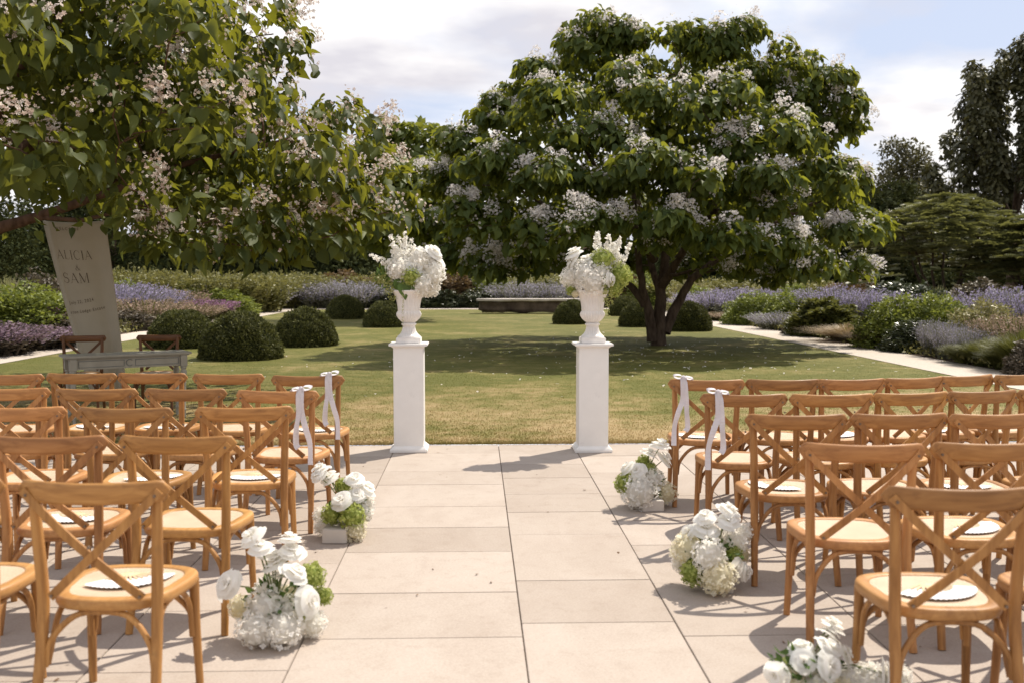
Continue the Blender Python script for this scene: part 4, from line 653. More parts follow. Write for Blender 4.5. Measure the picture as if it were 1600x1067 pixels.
def mound_plant(seed, n, leaf, mat, tmpl=OV, flat=.75):
    g = np.random.default_rng(seed); d = rdir(n, g); d[:, 2] = np.abs(d[:, 2])
    bump_ = 1 + .10 * np.sin(d[:, 0] * 9 + seed) * np.cos(d[:, 1] * 8) + .06 * np.sin(d[:, 2] * 14 + d[:, 0] * 5)
    P = d * bump_[:, None] * (g.random((n, 1)) ** .22) * [.5, .5, 1.0] * .97
    t = norm(d * .8 + [0, 0, .35] + .6 * g.normal(size=(n, 3))); V, F, R = scatter(*tmpl, P * [1, 1, 1], frames(t, norm(d + .5 * g.normal(size=(n, 3)) + [0, 0, .4])), leaf * g.uniform(.6, 1.3, n), g.random(n))
    return [('foliage', np_mesh('foliage', V, F, mat, R))]
def grass_plant(seed, n, mat, lean=.6, w=.012):
    g = np.random.default_rng(seed); a = g.random(n) * 6.283; b = g.random(n) ** .7; L = g.uniform(.6, 1.02, n)
    base = np.stack([np.cos(a) * .16 * b, np.sin(a) * .16 * b, np.zeros(n)], 1); out = np.stack([np.cos(a), np.sin(a), np.zeros(n)], 1) * (lean * b)[:, None]
    V, F, R = [], [], []; s = np.linspace(0, 1, 5)
    sd_ = norm(np.stack([-np.sin(a) + .5 * g.normal(size=n), np.cos(a) + .5 * g.normal(size=n), np.zeros(n)], 1)) * w
    rows = []
    for u in s:
        p = base + out * u ** 1.7 + np.stack([np.zeros(n), np.zeros(n), L * (u - .35 * b * u ** 2.6)], 1); wd = (1 - u * .9)
        rows += [p - sd_ * wd, p + sd_ * wd]
    V = np.stack(rows, 1).reshape(-1, 3); F = []
    q = np.arange(4) * 2; ff = np.concatenate([np.stack([q, q + 1, q + 3], 1), np.stack([q, q + 3, q + 2], 1)])
    F = (ff[None] + (np.arange(n) * 10)[:, None, None]).reshape(-1, 3)
    return [('foliage', np_mesh('foliage', V, F, mat, np.repeat(g.random(n), 10)))]
L_ = leaf_mat
m_gst = L_('sage_stem', (.11, .115, .07), (.23, .225, .15), (.2, .2, .1), .25); m_pur = petal('lilac_spike', (.27, .235, .37), (.46, .41, .56), .3)
m_gry = petal('grey_lilac_spike', (.27, .25, .33), (.46, .43, .50), .3); m_mag = petal('magenta_spike', (.24, .11, .22), (.40, .21, .34), .3)
m_pnk = petal('rust_pink_spike', (.27, .19, .14), (.42, .31, .23), .3); m_dst = L_('olive_stem', (.07, .075, .03), (.16, .15, .06), (.18, .18, .05), .25)
m_brs = L_('dusky_leaf', (.07, .06, .04), (.20, .16, .12), (.16, .13, .07), .2); m_prp = petal('dusky_purple_spike', (.16, .105, .15), (.30, .21, .26), .25)
m_grn = L_('lime_shrub_leaf', (.10, .13, .025), (.24, .27, .055), (.34, .38, .06), .3); m_dgr = L_('hedge_leaf', (.022, .032, .012), (.09, .10, .045), (.08, .10, .03), .15, .35, .5)
m_grs = L_('dark_grass', (.06, .075, .018), (.14, .14, .038), (.22, .22, .05), .3); m_bei = L_('straw_grass', (.30, .22, .13), (.50, .38, .24), (.42, .32, .18), .3)
m_oli = L_('olive_perennial', (.11, .115, .035), (.26, .24, .085), (.30, .28, .08), .3); m_red = L_('russet_shrub', (.10, .055, .03), (.22, .15, .07), (.24, .16, .06), .25)
m_vrg = L_('variegated_leaf', (.14, .14, .05), (.48, .42, .20), (.34, .32, .12), .25); m_pal = L_('pale_grass', (.24, .24, .11), (.42, .40, .2), (.36, .36, .14), .3)
KIND = {'per': ([spike_plant(1, 300, 1, 1.0, m_gst, m_pur, .5, 26, .026, .4, 9), spike_plant(2, 300, 1, 1.0, m_gst, m_pur, .45, 26, .026, .45, 9)], 'russian_sage', 'lilac-blue spiked perennial', 'plant'),
        'prg': ([spike_plant(3, 300, 1, 1.0, m_gst, m_gry, .35, 22, .026, .5, 9)], 'silver_sage', 'silvery grey-lilac spiked perennial', 'plant'),
        'mag': ([spike_plant(4, 320, 1, 1.0, m_dst, m_mag, .5, 18, .032, .3, 12)], 'purple_salvia', 'magenta-purple spiked salvia', 'plant'),
        'pnk': ([spike_plant(5, 320, 1, 1.0, m_dst, m_pnk, .45, 18, .032, .35, 12)], 'pink_perennial', 'rust-pink feathery perennial', 'plant'),
        'pur': ([spike_plant(6, 380, 1, 1.0, m_brs, m_prp, .5, 14, .036, .3, 20)], 'dusky_salvia', 'low dusky purple perennial', 'plant'),
        'brn': ([mound_plant(7, 5000, .075, m_brs)], 'brown_shrub', 'dull brown-green bushy plant', 'plant'),
        'grn': ([mound_plant(8, 7000, .062, m_grn), mound_plant(18, 7000, .062, m_grn)], 'green_shrub', 'rounded lime-green shrub', 'shrub'),
        'dgr': ([mound_plant(9, 5000, .07, m_dgr)], 'hedge_shrub', 'dark glossy hedge shrub', 'shrub'),
        'grs': ([grass_plant(10, 3200, m_grs, .5, .010)], 'grass_clump', 'dark green arching grass clump', 'grass'),
        'gra': ([grass_plant(11, 900, m_pal, .7, .016)], 'pale_grass_clump', 'tall pale arching grass clump', 'grass'),
        'bei': ([grass_plant(12, 1900, m_bei, .75, .007)], 'straw_grass_clump', 'straw-coloured feathery grass clump', 'grass'),
        'oli': ([spike_plant(13, 360, 1, 1.0, m_oli, m_oli, .4, 16, .04, .35, 16)], 'olive_perennial', 'tall olive seed-head perennial', 'plant'),
        'red': ([mound_plant(14, 5500, .08, m_red)], 'russet_shrub', 'russet and olive shrub', 'shrub'),
        'dgm': ([mound_plant(16, 9000, .07, m_grs, QD)], 'dwarf_pine', 'dark olive rounded needle-leaved mound', 'shrub'),
        'vrg': ([mound_plant(15, 6000, .06, m_vrg)], 'variegated_shrub', 'yellow-variegated shrub', 'shrub')}
ORD = ['first', 'second', 'third', 'fourth', 'fifth', 'sixth', 'seventh', 'eighth', 'ninth', 'tenth', 'eleventh', 'twelfth', 'thirteenth', 'fourteenth', 'fifteenth', 'sixteenth', 'seventeenth', 'eighteenth', 'nineteenth', 'twentieth']
cnt = {}
for k, (kd, x, y, w_, h_) in enumerate(sorted(PLANTS, key=lambda p: p[2])):
    protos, nm, desc, cat = KIND[kd]; bed = 'far' if y > 51 else ('left' if x < 0 else 'right')
    i = cnt.get((kd, bed), 0); cnt[(kd, bed)] = i + 1
    where = {'left': 'in left path bed', 'right': 'in right path bed', 'far': 'in far bed behind lawn'}[bed]
    o = tag(empty(nm, (x, y, .008), k * 2.1), f'{desc}, {ORD[i]} nearest {where}', cat, f'{desc}s')
    ws = w_ * (1.1 if kd in ('per', 'prg') else 1.3); o.scale = (ws, ws, max(.3, h_ * 1.06)); pr = protos[k % len(protos)]
    for pn, me in pr: tag(link(bpy.data.objects.new(pn, me), o), None, None, None, 'stuff')
# low ground cover knitting the beds together
def cover(n, rects, hmax, leaf, mat, seed):
    g = np.random.default_rng(seed); out = []
    ar = np.array([(b - a) * (d_ - c) for a, b, c, d_ in rects]); i = g.choice(len(rects), n, p=ar / ar.sum()); R = np.array(rects)
    x = R[i, 0] + (R[i, 1] - R[i, 0]) * g.random(n); y = R[i, 2] + (R[i, 3] - R[i, 2]) * g.random(n)
    hh = hmax * (.55 + .45 * np.sin(x * 1.3 + 1) * np.sin(y * 1.1)); z = hh * g.random(n) ** .7
    ins = np.minimum(1, np.minimum(np.abs(x + 9.95), np.abs(x - 9.0)) / .5 + .3); z = z * np.where(y < 51, ins, np.minimum(1, (y - 51.5) / 1.2))
    P = np.stack([x, y, z + .02], 1); V, F, r = scatter(OVAL_V, OVAL_F, P, frames(norm(g.normal(size=(n, 3)) + [0, 0, .5]), norm(g.normal(size=(n, 3)) + [0, 0, .8])), leaf * g.uniform(.5, 1.4, n), g.random(n))
    return np_mesh('ground_cover', V, F, mat, r)
tag(link(bpy.data.objects.new('ground_cover', cover(150000, [(-20, -9.9, 18, 51), (-11.2, -9.85, 18, 51), (8.95, 22, 14, 51), (8.9, 10.4, 14, 51), (-20, 20, 51.5, 61)], .6, .075, m_oli, 31))), 'mixed green ground cover filling the beds between the plants', 'ground cover', None, 'stuff')
g = np.random.default_rng(77); n = 420
P = np.stack([g.normal(4.2, 3.6, n), g.normal(19.5, 3.2, n), np.full(n, .03)], 1); P = P[(P[:, 0] < 7.6) & (P[:, 1] > 11)]; n = len(P)
V, F, r_ = scatter(QUAD_V, QUAD_F, P, frames(norm(g.normal(size=(n, 3)) * [1, 1, .3]), norm(g.normal(size=(n, 3)) * .4 + [0, 0, 1])), .034 * g.uniform(.6, 1.4, n), g.random(n))
tag(link(bpy.data.objects.new('fallen_petals', np_mesh('fallen_petals', V, F, M_BLOSSOM, r_))), 'white fallen blossom scattered on the shaded lawn', 'petals', None, 'stuff')

# far garden furniture
M_RUST = simple_mat('weathered_red_wood', (.20, .09, .05), (.32, .16, .09), 8)
b_ = tag(empty('garden_bench', (-6.3, 57.0, 0)), 'small reddish wooden bench far off behind the silvery plants', 'bench')
for z in (1.15, 1.35, 1.55): MB().box((0, .2, z), (2.0, .04, .11), .01).build('back_slat', M_RUST, b_)
MB().box((0, -.05, .5), (2.0, .5, .05), .01).build('seat', M_RUST, b_)
for x in (-.95, .95): MB().box((x, .2, .8), (.08, .08, 1.6), .01).build('post', M_RUST, b_); MB().box((x, -.25, .25), (.08, .08, .5), .01).build('leg', M_RUST, b_)
M_IRON = simple_mat('black_iron', (.03, .03, .035), (.06, .06, .065), 8, .5)
f_ = tag(empty('estate_fence', (-17, 58.5, 0)), 'thin black estate railing across the back on the left', 'fence')
for z in (.5, .9, 1.3, 1.75): MB().tube([(-9, 0, z), (9, 0, z)], .018, 6).build('rail', M_IRON, f_)
for k in range(10): MB().box((-9 + 2 * k, 0, .9), (.05, .03, 1.85), .004).build('post', M_IRON, f_)

# rough stone bench
def rock(name, dims, z0, seed, mat, parent, rough, nx=40, nz=6):
    bm = bmesh.new(); bmesh.ops.create_cube(bm, size=1); bmesh.ops.subdivide_edges(bm, edges=bm.edges[:], cuts=9, use_grid_fill=True)
    for v in bm.verts:
        sx = abs(v.co.x) * 2; p = Vector((v.co.x * dims[0], v.co.y * dims[1] * (1 - .25 * sx ** 4), v.co.z * dims[2]))
        q = mnoise.noise_vector(p * 1.7 + Vector((seed, 0, 0))) * rough + mnoise.noise_vector(p * 5 + Vector((seed, 3, 0))) * rough * .5
        q.z *= .25 if v.co.z > .45 else 1
        if v.co.z < -.4: p.x *= .93; p.y *= .9
        v.co = p + q + Vector((0, 0, z0))
    mb = MB(); bm.verts.index_update(); mb.add([v.co.copy() for v in bm.verts], [[v.index for v in f.verts] for f in bm.faces], True); bm.free()
    return mb.build(name, mat, parent)
M_ROCK = simple_mat('dark_brown_rock', (.045, .032, .024), (.13, .098, .074), 3, .9, .15, 1, 9); M_ROCKTOP = simple_mat('pale_worn_stone', (.42, .37, .33), (.56, .51, .47), 3, .85, .2, .4, 20)
b_ = tag(empty('stone_bench', (2.45, 44.4, 0)), 'long low rough brown stone bench with pale worn top at the end of the lawn', 'bench')
rock('base_rock', (4.7, 1.0, .50), .31, 3, M_ROCK, b_, .07); rock('top_slab', (4.9, 1.2, .11), .60, 8, M_ROCKTOP, b_, .03)

BASE_A = (-0.9, 4.38)
FLO_A = [('r',-0.104,0.0,0.47,0.039),('r',-0.052,-0.03,0.428,0.036),('r',-0.028,0.04,0.381,0.034),('r',0.062,0.05,0.443,0.037),('r',0.069,0.03,0.395,0.04),('r',-0.004,0.02,0.346,0.037),('r',0.102,-0.04,0.319,0.042),('r',-0.188,-0.1,0.279,0.047),('r',0.173,-0.08,0.189,0.045),('r',0.023,0.05,0.283,0.037),('w',-0.031,-0.05,0.156,0.072),('w',0.055,-0.03,0.13,0.057),('w',-0.06,-0.12,0.046,0.068),('w',0.059,-0.12,0.039,0.068),('c',-0.156,0.02,0.134,0.046),('w',-0.035,0.06,0.196,0.055),('w',0.164,0.0,0.056,0.052),('c',0.065,0.08,0.163,0.049),('g',0.15,0.08,0.251,0.053),('g',0.11,0.0,0.125,0.046),('g',0.204,0.07,0.164,0.034)]
BASE_B = (-0.8, 6.12)
FLO_B = [('r',-0.174,0.0,0.435,0.041),('r',-0.183,-0.03,0.399,0.039),('r',-0.127,0.03,0.378,0.042),('r',0.044,0.0,0.366,0.047),('r',0.123,0.03,0.308,0.042),('r',-0.03,-0.12,0.264,0.049),('r',0.06,-0.05,0.281,0.041),('w',0.086,0.0,0.151,0.061),('c',0.053,-0.1,0.058,0.063),('w',-0.159,0.0,0.063,0.044),('w',-0.179,0.06,0.122,0.042),('w',0.102,0.06,0.194,0.047),('w',-0.01,0.06,0.183,0.061),('g',-0.037,0.06,0.306,0.042),('g',-0.091,-0.08,0.161,0.052),('g',0.038,-0.11,0.15,0.065)]
BASE_C = (1.17, 6.85)
FLO_C = [('r',0.113,0.0,0.454,0.05),('r',0.038,0.0,0.391,0.046),('r',0.158,0.03,0.347,0.05),('r',-0.132,0.0,0.29,0.043),('r',-0.064,-0.05,0.274,0.046),('g',0.003,0.05,0.306,0.044),('g',-0.131,-0.02,0.168,0.065),('g',0.042,0.02,0.273,0.037),('w',-0.043,-0.08,0.098,0.101),('w',0.046,0.0,0.194,0.074),('c',0.142,0.0,0.098,0.071),('w',-0.036,0.08,0.165,0.063)]
BASE_D = (1.22, 5.02)
FLO_D = [('r',-0.042,0.02,0.38,0.039),('r',0.099,0.05,0.404,0.044),('r',0.076,0.0,0.36,0.039),('r',-0.13,0.05,0.288,0.039),('r',-0.045,0.0,0.321,0.044),('r',0.095,-0.1,0.13,0.038),('r',0.162,-0.05,0.093,0.036),('c',-0.12,0.04,0.188,0.078),('w',-0.046,-0.1,0.2,0.073),('c',-0.008,-0.12,0.09,0.08),('w',0.123,0.05,0.226,0.057),('c',0.169,0.1,0.147,0.042),('g',-0.115,-0.04,0.093,0.056),('g',0.1,0.0,0.176,0.039),('w',0.184,0.1,0.261,0.045),('w',-0.148,0.08,0.112,0.047),('w',0.012,0.08,0.252,0.057)]
BASE_E = (1.24, 3.62)
FLO_E = [('r',0.128,0.08,0.282,0.033),('r',0.104,0.05,0.256,0.031),('r',-0.017,0.02,0.216,0.035),('r',0.08,-0.03,0.232,0.036),('r',-0.034,-0.06,0.185,0.034),('r',0.06,-0.1,0.183,0.038),('r',0.156,0.0,0.189,0.029),('r',-0.139,-0.05,0.132,0.036),('r',0.312,0.0,0.109,0.037),('r',0.386,0.03,0.074,0.037),('r',0.291,0.05,0.067,0.033),('g',-0.075,0.06,0.112,0.033),('g',0.051,0.0,0.091,0.033),('w',0.026,-0.05,0.044,0.06),('w',0.146,0.0,0.042,0.057),('c',-0.058,0.0,0.032,0.061),('w',0.254,0.03,0.006,0.057),('c',0.062,-0.05,-0.042,0.064),('w',0.358,0.05,-0.009,0.054),('g',0.213,0.04,0.042,0.037),('w',-0.017,0.03,-0.09,0.057),('w',0.2,0.03,-0.094,0.057)]
BASE_UL = (-0.63, 9.25)
FLO_UL = [('s',-0.096,0.0,1.708,0.031,-0.169,0.0,2.001),('s',-0.089,0.05,1.72,0.031,-0.093,0.05,1.981),('s',-0.051,-0.02,1.73,0.031,-0.027,-0.02,2.025),('s',-0.022,0.04,1.731,0.031,0.057,0.04,1.909),('s',-0.125,-0.05,1.697,0.027,-0.349,-0.05,1.812),('s',-0.07,-0.06,1.708,0.029,-0.123,-0.06,1.905),('s',-0.048,0.1,1.71,0.029,0.02,0.1,1.955),('w',0.092,0.0,1.742,0.111),('w',-0.079,-0.08,1.669,0.094),('w',0.225,-0.02,1.626,0.095),('w',0.129,-0.1,1.532,0.088),('w',0.206,0.0,1.498,0.067),('r',0.247,0.0,1.852,0.061),('r',0.196,0.02,1.825,0.056),('r',0.269,0.0,1.753,0.067),('r',0.075,-0.1,1.691,0.066),('r',-0.018,-0.1,1.691,0.061),('w',-0.001,0.06,1.731,0.101),('w',-0.131,0.02,1.698,0.067),('g',0.032,-0.12,1.598,0.077),('d',-0.224,0.0,1.609,0.078),('d',-0.133,0.03,1.576,0.089),('d',0.143,0.05,1.598,0.09),('l',-0.043,-0.14,1.543,0.077,-0.017,-0.14,1.412),('l',0.033,-0.14,1.543,0.066,0.087,-0.14,1.494),('l',-0.088,-0.12,1.576,0.066,-0.089,-0.12,1.478),('a',-0.21,-0.03,1.631,0.018,-0.146,-0.03,1.355),('a',-0.169,-0.06,1.609,0.016,-0.116,-0.06,1.389),('a',-0.24,0.0,1.631,0.013,-0.274,0.0,1.543),('a',-0.042,-0.16,1.5,0.007,-0.042,-0.16,1.151)]
BASE_UR = (1.07, 9.19)
FLO_UR = [('s',0.053,0.0,1.797,0.033,0.039,0.0,2.012),('s',0.134,0.02,1.775,0.033,0.155,0.02,2.002),('s',0.198,0.0,1.764,0.031,0.252,0.0,1.963),('s',0.24,-0.02,1.708,0.031,0.344,-0.02,1.912),('s',0.173,0.06,1.765,0.029,0.205,0.06,1.932),('r',-0.18,0.0,1.846,0.061),('r',-0.202,0.0,1.769,0.058),('r',-0.206,0.02,1.703,0.058),('r',-0.069,0.0,1.775,0.061),('r',-0.16,-0.03,1.664,0.055),('r',0.166,-0.12,1.581,0.046),('w',-0.207,0.0,1.598,0.078),('w',-0.069,-0.06,1.609,0.116),('w',0.071,-0.04,1.653,0.088),('w',-0.013,-0.1,1.554,0.11),('w',-0.131,-0.02,1.531,0.055),('w',-0.018,0.05,1.687,0.1),('w',0.14,0.06,1.687,0.1),('g',0.079,-0.02,1.747,0.094),('g',0.244,0.0,1.62,0.094),('g',0.196,-0.03,1.504,0.066),('g',-0.19,0.0,1.493,0.05),('c',-0.166,-0.04,1.449,0.029),('d',0.06,0.04,1.52,0.089),('a',0.104,-0.13,1.609,0.016,0.134,-0.13,1.215),('a',0.087,-0.14,1.576,0.013,0.093,-0.14,1.379),('a',0.15,-0.12,1.598,0.013,0.165,-0.12,1.335)]

# ---------------------------------------------------------------- pedestals and urns
def make_pedestal():
    r = empty('pedestal')
    MB().box((0, 0, .014), (.345, .345, .028), .004).build('base_plate', M_WHITE, r)
    MB().lathe([(.225, .028), (.222, .036), (.205, .048), (.197, .056)], 4).build('base_moulding', M_WHITE, r).rotation_euler[2] = math.pi / 4
    MB().box((0, 0, .508), (.272, .272, .916), .003).build('shaft', M_WHITE, r)
    for s, ax in ((-1, 'x'), (1, 'x')):
        MB().box((s * .1370, 0, .508), (.004, .21, .82), .001).build('side_panel', M_WHITE, r)
    MB().lathe([(.194, .958), (.205, .966), (.226, .976)], 4).build('cap_moulding', M_WHITE, r).rotation_euler[2] = math.pi / 4
    MB().box((0, 0, .988), (.352, .352, .022), .004).build('cap', M_WHITE, r)
    for c in r.children:
        if 'moulding' in c.name: c.data.polygons.foreach_set('use_smooth', [False] * len(c.data.polygons))
    return r
def make_urn():
    r = empty('urn')
    MB().box((0, 0, .026), (.225, .225, .052), .006).build('foot', M_URN, r)
    MB().lathe([(.108, .052), (.108, .060), (.098, .068), (.080, .085), (.066, .11), (.058, .14), (.057, .158), (.066, .164), (.070, .172), (.066, .180), (.056, .186)], 96, 24, [0, 0, .06, .13, .15, .15, 0, 0, 0, 0, 0]).build('stem', M_URN, r)
    MB().lathe([(.052, .186), (.072, .198), (.098, .222), (.115, .25), (.117, .268), (.108, .286), (.099, .297), (.103, .303), (.104, .33), (.110, .37), (.120, .41), (.135, .445), (.152, .468), (.158, .476), (.158, .486), (.146, .486), (.13, .46)], 120, 24, [.03, .09, .14, .17, .17, .09, .0, .0, .08, .11, .11, .08, .02, 0, 0, 0, 0]).build('bowl', M_URN, r)
    return r
pd = make_pedestal(); ur = make_urn()
for k, (x, y) in enumerate([(-.63, 9.25), (1.07, 9.19)]):
    p = pd if k == 0 else copy_tree(pd); p.location = (x, y, 0)
    tag(p, ['square white pedestal left of the aisle, under an urn', 'square white pedestal right of the aisle, under an urn'][k], 'pedestal', 'white pedestals at the head of the aisle')
    u = ur if k == 0 else copy_tree(ur); u.location = (x, y, .9985)
    tag(u, ['fluted white urn on the left pedestal', 'fluted white urn on the right pedestal'][k], 'urn', 'fluted urns')

# ---------------------------------------------------------------- blooms
def hydrangea(seed, mat, n=170):
    g = np.random.default_rng(seed); i = np.arange(n) + .5
    ph = np.arccos(1 - 2 * i / n); th = math.pi * (1 + 5 ** .5) * i
    d = np.stack([np.cos(th) * np.sin(ph), np.sin(th) * np.sin(ph), np.cos(ph)], 1) + g.normal(0, .08, (n, 3)); d = norm(d)
    P = d * g.uniform(.80, 1.0, (n, 1))
    T = [(0, 0, -.12)]; FF = []
    for k in range(4):
        a = k * 1.5708; c, s = math.cos, math.sin
        T += [(c(a - .62) * .7, s(a - .62) * .7, .05), (c(a) * 1.0, s(a) * 1.0, -.02), (c(a + .62) * .7, s(a + .62) * .7, .12)]; b = 1 + 3 * k; FF += [(0, b, b + 1), (0, b + 1, b + 2)]
    V, F, R = scatter(T, FF, P, frames(rdir(n, g), norm(d + .35 * g.normal(size=(n, 3)))), .145 * g.uniform(.7, 1.25, n), g.random(n))
    V2, F2 = MB().lathe([(.02, -.78), (.5, -.6), (.78, 0), (.5, .6), (.02, .78)], 12).v, None
    mb = MB().lathe([(.05, -.78), (.5, -.6), (.76, 0), (.5, .6), (.05, .78)], 10); tri = []
    for f in mb.f:
        for k in range(1, len(f) - 1): tri.append((f[0], f[k], f[k + 1]))
    Vc = np.array(mb.v); V = np.concatenate([V, Vc]); F = np.concatenate([F, np.array(tri) + len(R)]); R = np.concatenate([R, np.zeros(len(Vc))])
    return np_mesh('hydrangea_head', V, F, mat, R)
def rose(seed, mat):
    g = random.Random(seed); V = []; F = []; R = []
    def pet(a0, w, r0, r1, h, curl, lean):
        b = len(V); nu, nv = 5, 5
        for j in range(nv):
            v = j / (nv - 1)
            for i in range(nu):
                u = i / (nu - 1) * 2 - 1; ww = w * (.45 + .75 * math.sin(min(1, v * 1.15 + .15) * 2.3)) ; a = a0 + u * ww
                tip = v ** 2 * (1 - .35 * u * u)
                rr = r0 + (r1 - r0) * v ** 1.2 + curl * v ** 4 + .04 * math.sin(3 * u + seed + v * 4) * v
                z = h * math.sin(v * 1.45) * (1 - .12 * u * u * v) - curl * .75 * v ** 5 - lean * v
                V.append((rr * math.cos(a), rr * math.sin(a), z)); R.append(min(1, .15 + .9 * v))
        for j in range(nv - 1):
            for i in range(nu - 1):
                q = b + j * nu + i; F.extend([(q, q + 1, q + nu + 1), (q, q + nu + 1, q + nu)])
    J = lambda v, q=.14: v * g.uniform(1 - q, 1 + q)
    for k in range(3): pet(k * 2.1 + g.uniform(-.3, .3), 1.1, .03, J(.24), J(.80), .02, 0)
    for k in range(4): pet(k * 1.57 + .5 + g.uniform(-.3, .3), .95, .06, J(.46), J(.80), J(.12, .5), 0)
    for k in range(4): pet(k * 1.57 + g.uniform(-.4, .4), .95, .08, J(.70), J(.62), J(.26, .5), J(.05, .9))
    for k in range(5): pet(k * 1.257 + .3 + g.uniform(-.4, .4), .85, .08, J(.92), J(.30), J(.26, .6), J(.15, .6))
    return np_mesh('rose', np.array(V), np.array(F), mat, np.array(R), True)
HY = {'w': [hydrangea(1, M_PW), hydrangea(2, M_PW)], 'c': [hydrangea(3, M_PC)], 'g': [hydrangea(4, M_PG, 210)]}
HYN = {'w': 'white_hydrangea', 'c': 'cream_hydrangea', 'g': 'green_hydrangea'}
RO = [rose(k, M_ROSE) for k in range(4)]
def leaf_cloud(seed, c, rad, n, size, mat):
    g = np.random.default_rng(seed); d = rdir(n, g); P = np.array(c) + d * np.array(rad) * (g.random((n, 1)) ** .4)
    P[:, 2] = np.maximum(P[:, 2], .02)
    V, F, R = scatter(OVAL_V, OVAL_F, P, frames(norm(d + .5 * g.normal(size=(n, 3))), rdir(n, g)), size * g.uniform(.6, 1.3, n), g.random(n)); return np_mesh('greenery', V, F, mat, R)
def spire(a, b, r, seed, root, mat=None):
    g = np.random.default_rng(seed); a = np.array(a); b = np.array(b); n = 42
    u = g.random(n) ** .9; p = a + (b - a) * (.12 + .88 * u[:, None]); d = rdir(n, g); p = p + d * r * (1.25 - .85 * u[:, None])
    T = [(0, 0, -.3)]; FF = []
    for k in range(5):
        q = k * 1.2566; T += [(math.cos(q - .5) * .8, math.sin(q - .5) * .8, .15), (math.cos(q) * 1.1, math.sin(q) * 1.1, .05), (math.cos(q + .5) * .8, math.sin(q + .5) * .8, .15)]; w = 1 + 3 * k; FF += [(0, w, w + 1), (0, w + 1, w + 2)]
    V, F, R = scatter(T, FF, p, frames(rdir(n, g), norm(d + .3 * g.normal(size=(n, 3)))), r * .85 * g.uniform(.6, 1.1, n) * (1.15 - .5 * u), g.random(n))
    link(bpy.data.objects.new('delphinium_spire', np_mesh('delphinium_spire', V, F, M_PW, R)), root)
def arrange(name, label, base, items, z_core, seed, box=None, leafr=(.13, .12, .09)):
    root = tag(empty(name, (base[0], base[1], 0)), label, 'flowers', 'white flower arrangements'); g = random.Random(seed)
    core = Vector((0, 0, z_core))
    if box:
        MB().box((box[0], box[1], box[5] / 2 + .001), (box[2], box[3], box[5]), .004).build('trough', M_TROUGH, root).rotation_euler[2] = box[4]
    link(bpy.data.objects.new('greenery', leaf_cloud(seed, core, leafr, 130, .045, M_FLEAF)), root)['kind'] = 'stuff'
    for it in items:
        t, x, y, z, r = it[:5]; p = Vector((x, y, z)); d = (p - core); d = d.normalized() if d.length > .01 else Vector((0, -1, 0))
        if t in HY:
            p.z = max(p.z, r * 1.2); o = bpy.data.objects.new(HYN[t], g.choice(HY[t])); link(o, root); o.location = p; s = r * 1.34; o.scale = (s, s, s * .92); o.rotation_euler = (g.uniform(0, 6), g.uniform(0, 6), g.uniform(0, 6))
        elif t == 'r':
            d = (d + Vector((g.uniform(-.3, .3), g.uniform(-.55, .0), g.uniform(-.1, .45)))).normalized()
            o = bpy.data.objects.new('rose', g.choice(RO)); link(o, root); s = r * 1.26; o.scale = (s, s, s); o.rotation_mode = 'QUATERNION'; o.rotation_quaternion = d.to_track_quat('Z', 'Y') @ Matrix.Rotation(g.uniform(0, 6.28), 3, 'Z').to_quaternion(); o.location = p - d * r * .45
            mid = core.lerp(p, .55) + Vector((0, .01, .02)); MB().tube([core.lerp(p, .15), mid, p - d * r * .4], .0035, 5, False).build('stem', M_STEM, root)
        elif t == 's': spire((x, y, z), it[5:8], r, seed + int(1000 * abs(x)) + len(root.children), root)
        elif t == 'd': link(bpy.data.objects.new('greenery', leaf_cloud(seed + len(root.children), p, (r, r, r), 60, .05, M_FLEAF)), root)['kind'] = 'stuff'
        elif t == 'l':
            q = Vector(it[5:8]); o = bpy.data.objects.new('drooping_leaf', LEAF1); link(o, root); L = (q - p).length
            m3 = Matrix(frames(np.array([list(q - p)]), np.array([[.2, -1., .3]]))[0].tolist()) * L * 1.05; m4 = m3.to_4x4(); m4.translation = p; o.matrix_local = m4
        elif t == 'a':
            q = Vector(it[5:8]); gg = np.random.default_rng(seed + len(root.children)); n = 90
            u = gg.random(n)[:, None]; a0 = np.array(p); b0 = np.array(q); P = a0 + (b0 - a0) * u + np.array([(b0 - a0)[0] * -.25, -.02, .02]) * (u * (1 - u) * 4) + rdir(n, gg) * r * (1.1 - .5 * u)
            V, F, R = scatter(OVAL_V, OVAL_F, P, frames(rdir(n, gg), rdir(n, gg)), np.full(n, max(.012, r * 1.5)), gg.random(n)); link(bpy.data.objects.new('amaranth_tail', np_mesh('amaranth_tail', V, F, M_AMA, R)), root)['kind'] = 'stuff'
    return root
M_TROUGH = paint('pale_grey_trough', (.55, .51, .46), .7, .1)
LEAF1 = np_mesh('drooping_leaf', np.array(HEART_V), HEART_F, M_FLEAF, np.full(len(HEART_V), .9), True)
arrange('aisle_flowers', 'white rose and hydrangea floor arrangement, nearest on the left of the aisle', BASE_A, FLO_A, .16, 201, (.02, .08, .14, .26, .1, .06))
arrange('aisle_flowers', 'floor arrangement with green hydrangea in a pale trough, farther one left of the aisle', BASE_B, FLO_B, .16, 202, (-.055, -.02, .15, .30, -.05, .085))
arrange('aisle_flowers', 'farthest floor arrangement on the right of the aisle, below the ribboned chair', BASE_C, FLO_C, .17, 203, (.03, .0, .15, .30, .05, .075))
arrange('aisle_flowers', 'round floor arrangement of cream hydrangeas, middle one right of the aisle', BASE_D, FLO_D, .17, 204, (.02, .05, .14, .28, -.1, .07))
arrange('aisle_flowers', 'floor arrangement cut by the bottom edge of the frame, right of the aisle', BASE_E, FLO_E, .14, 205, (.05, .08, .15, .30, .0, .06), (.13, .10, .07))
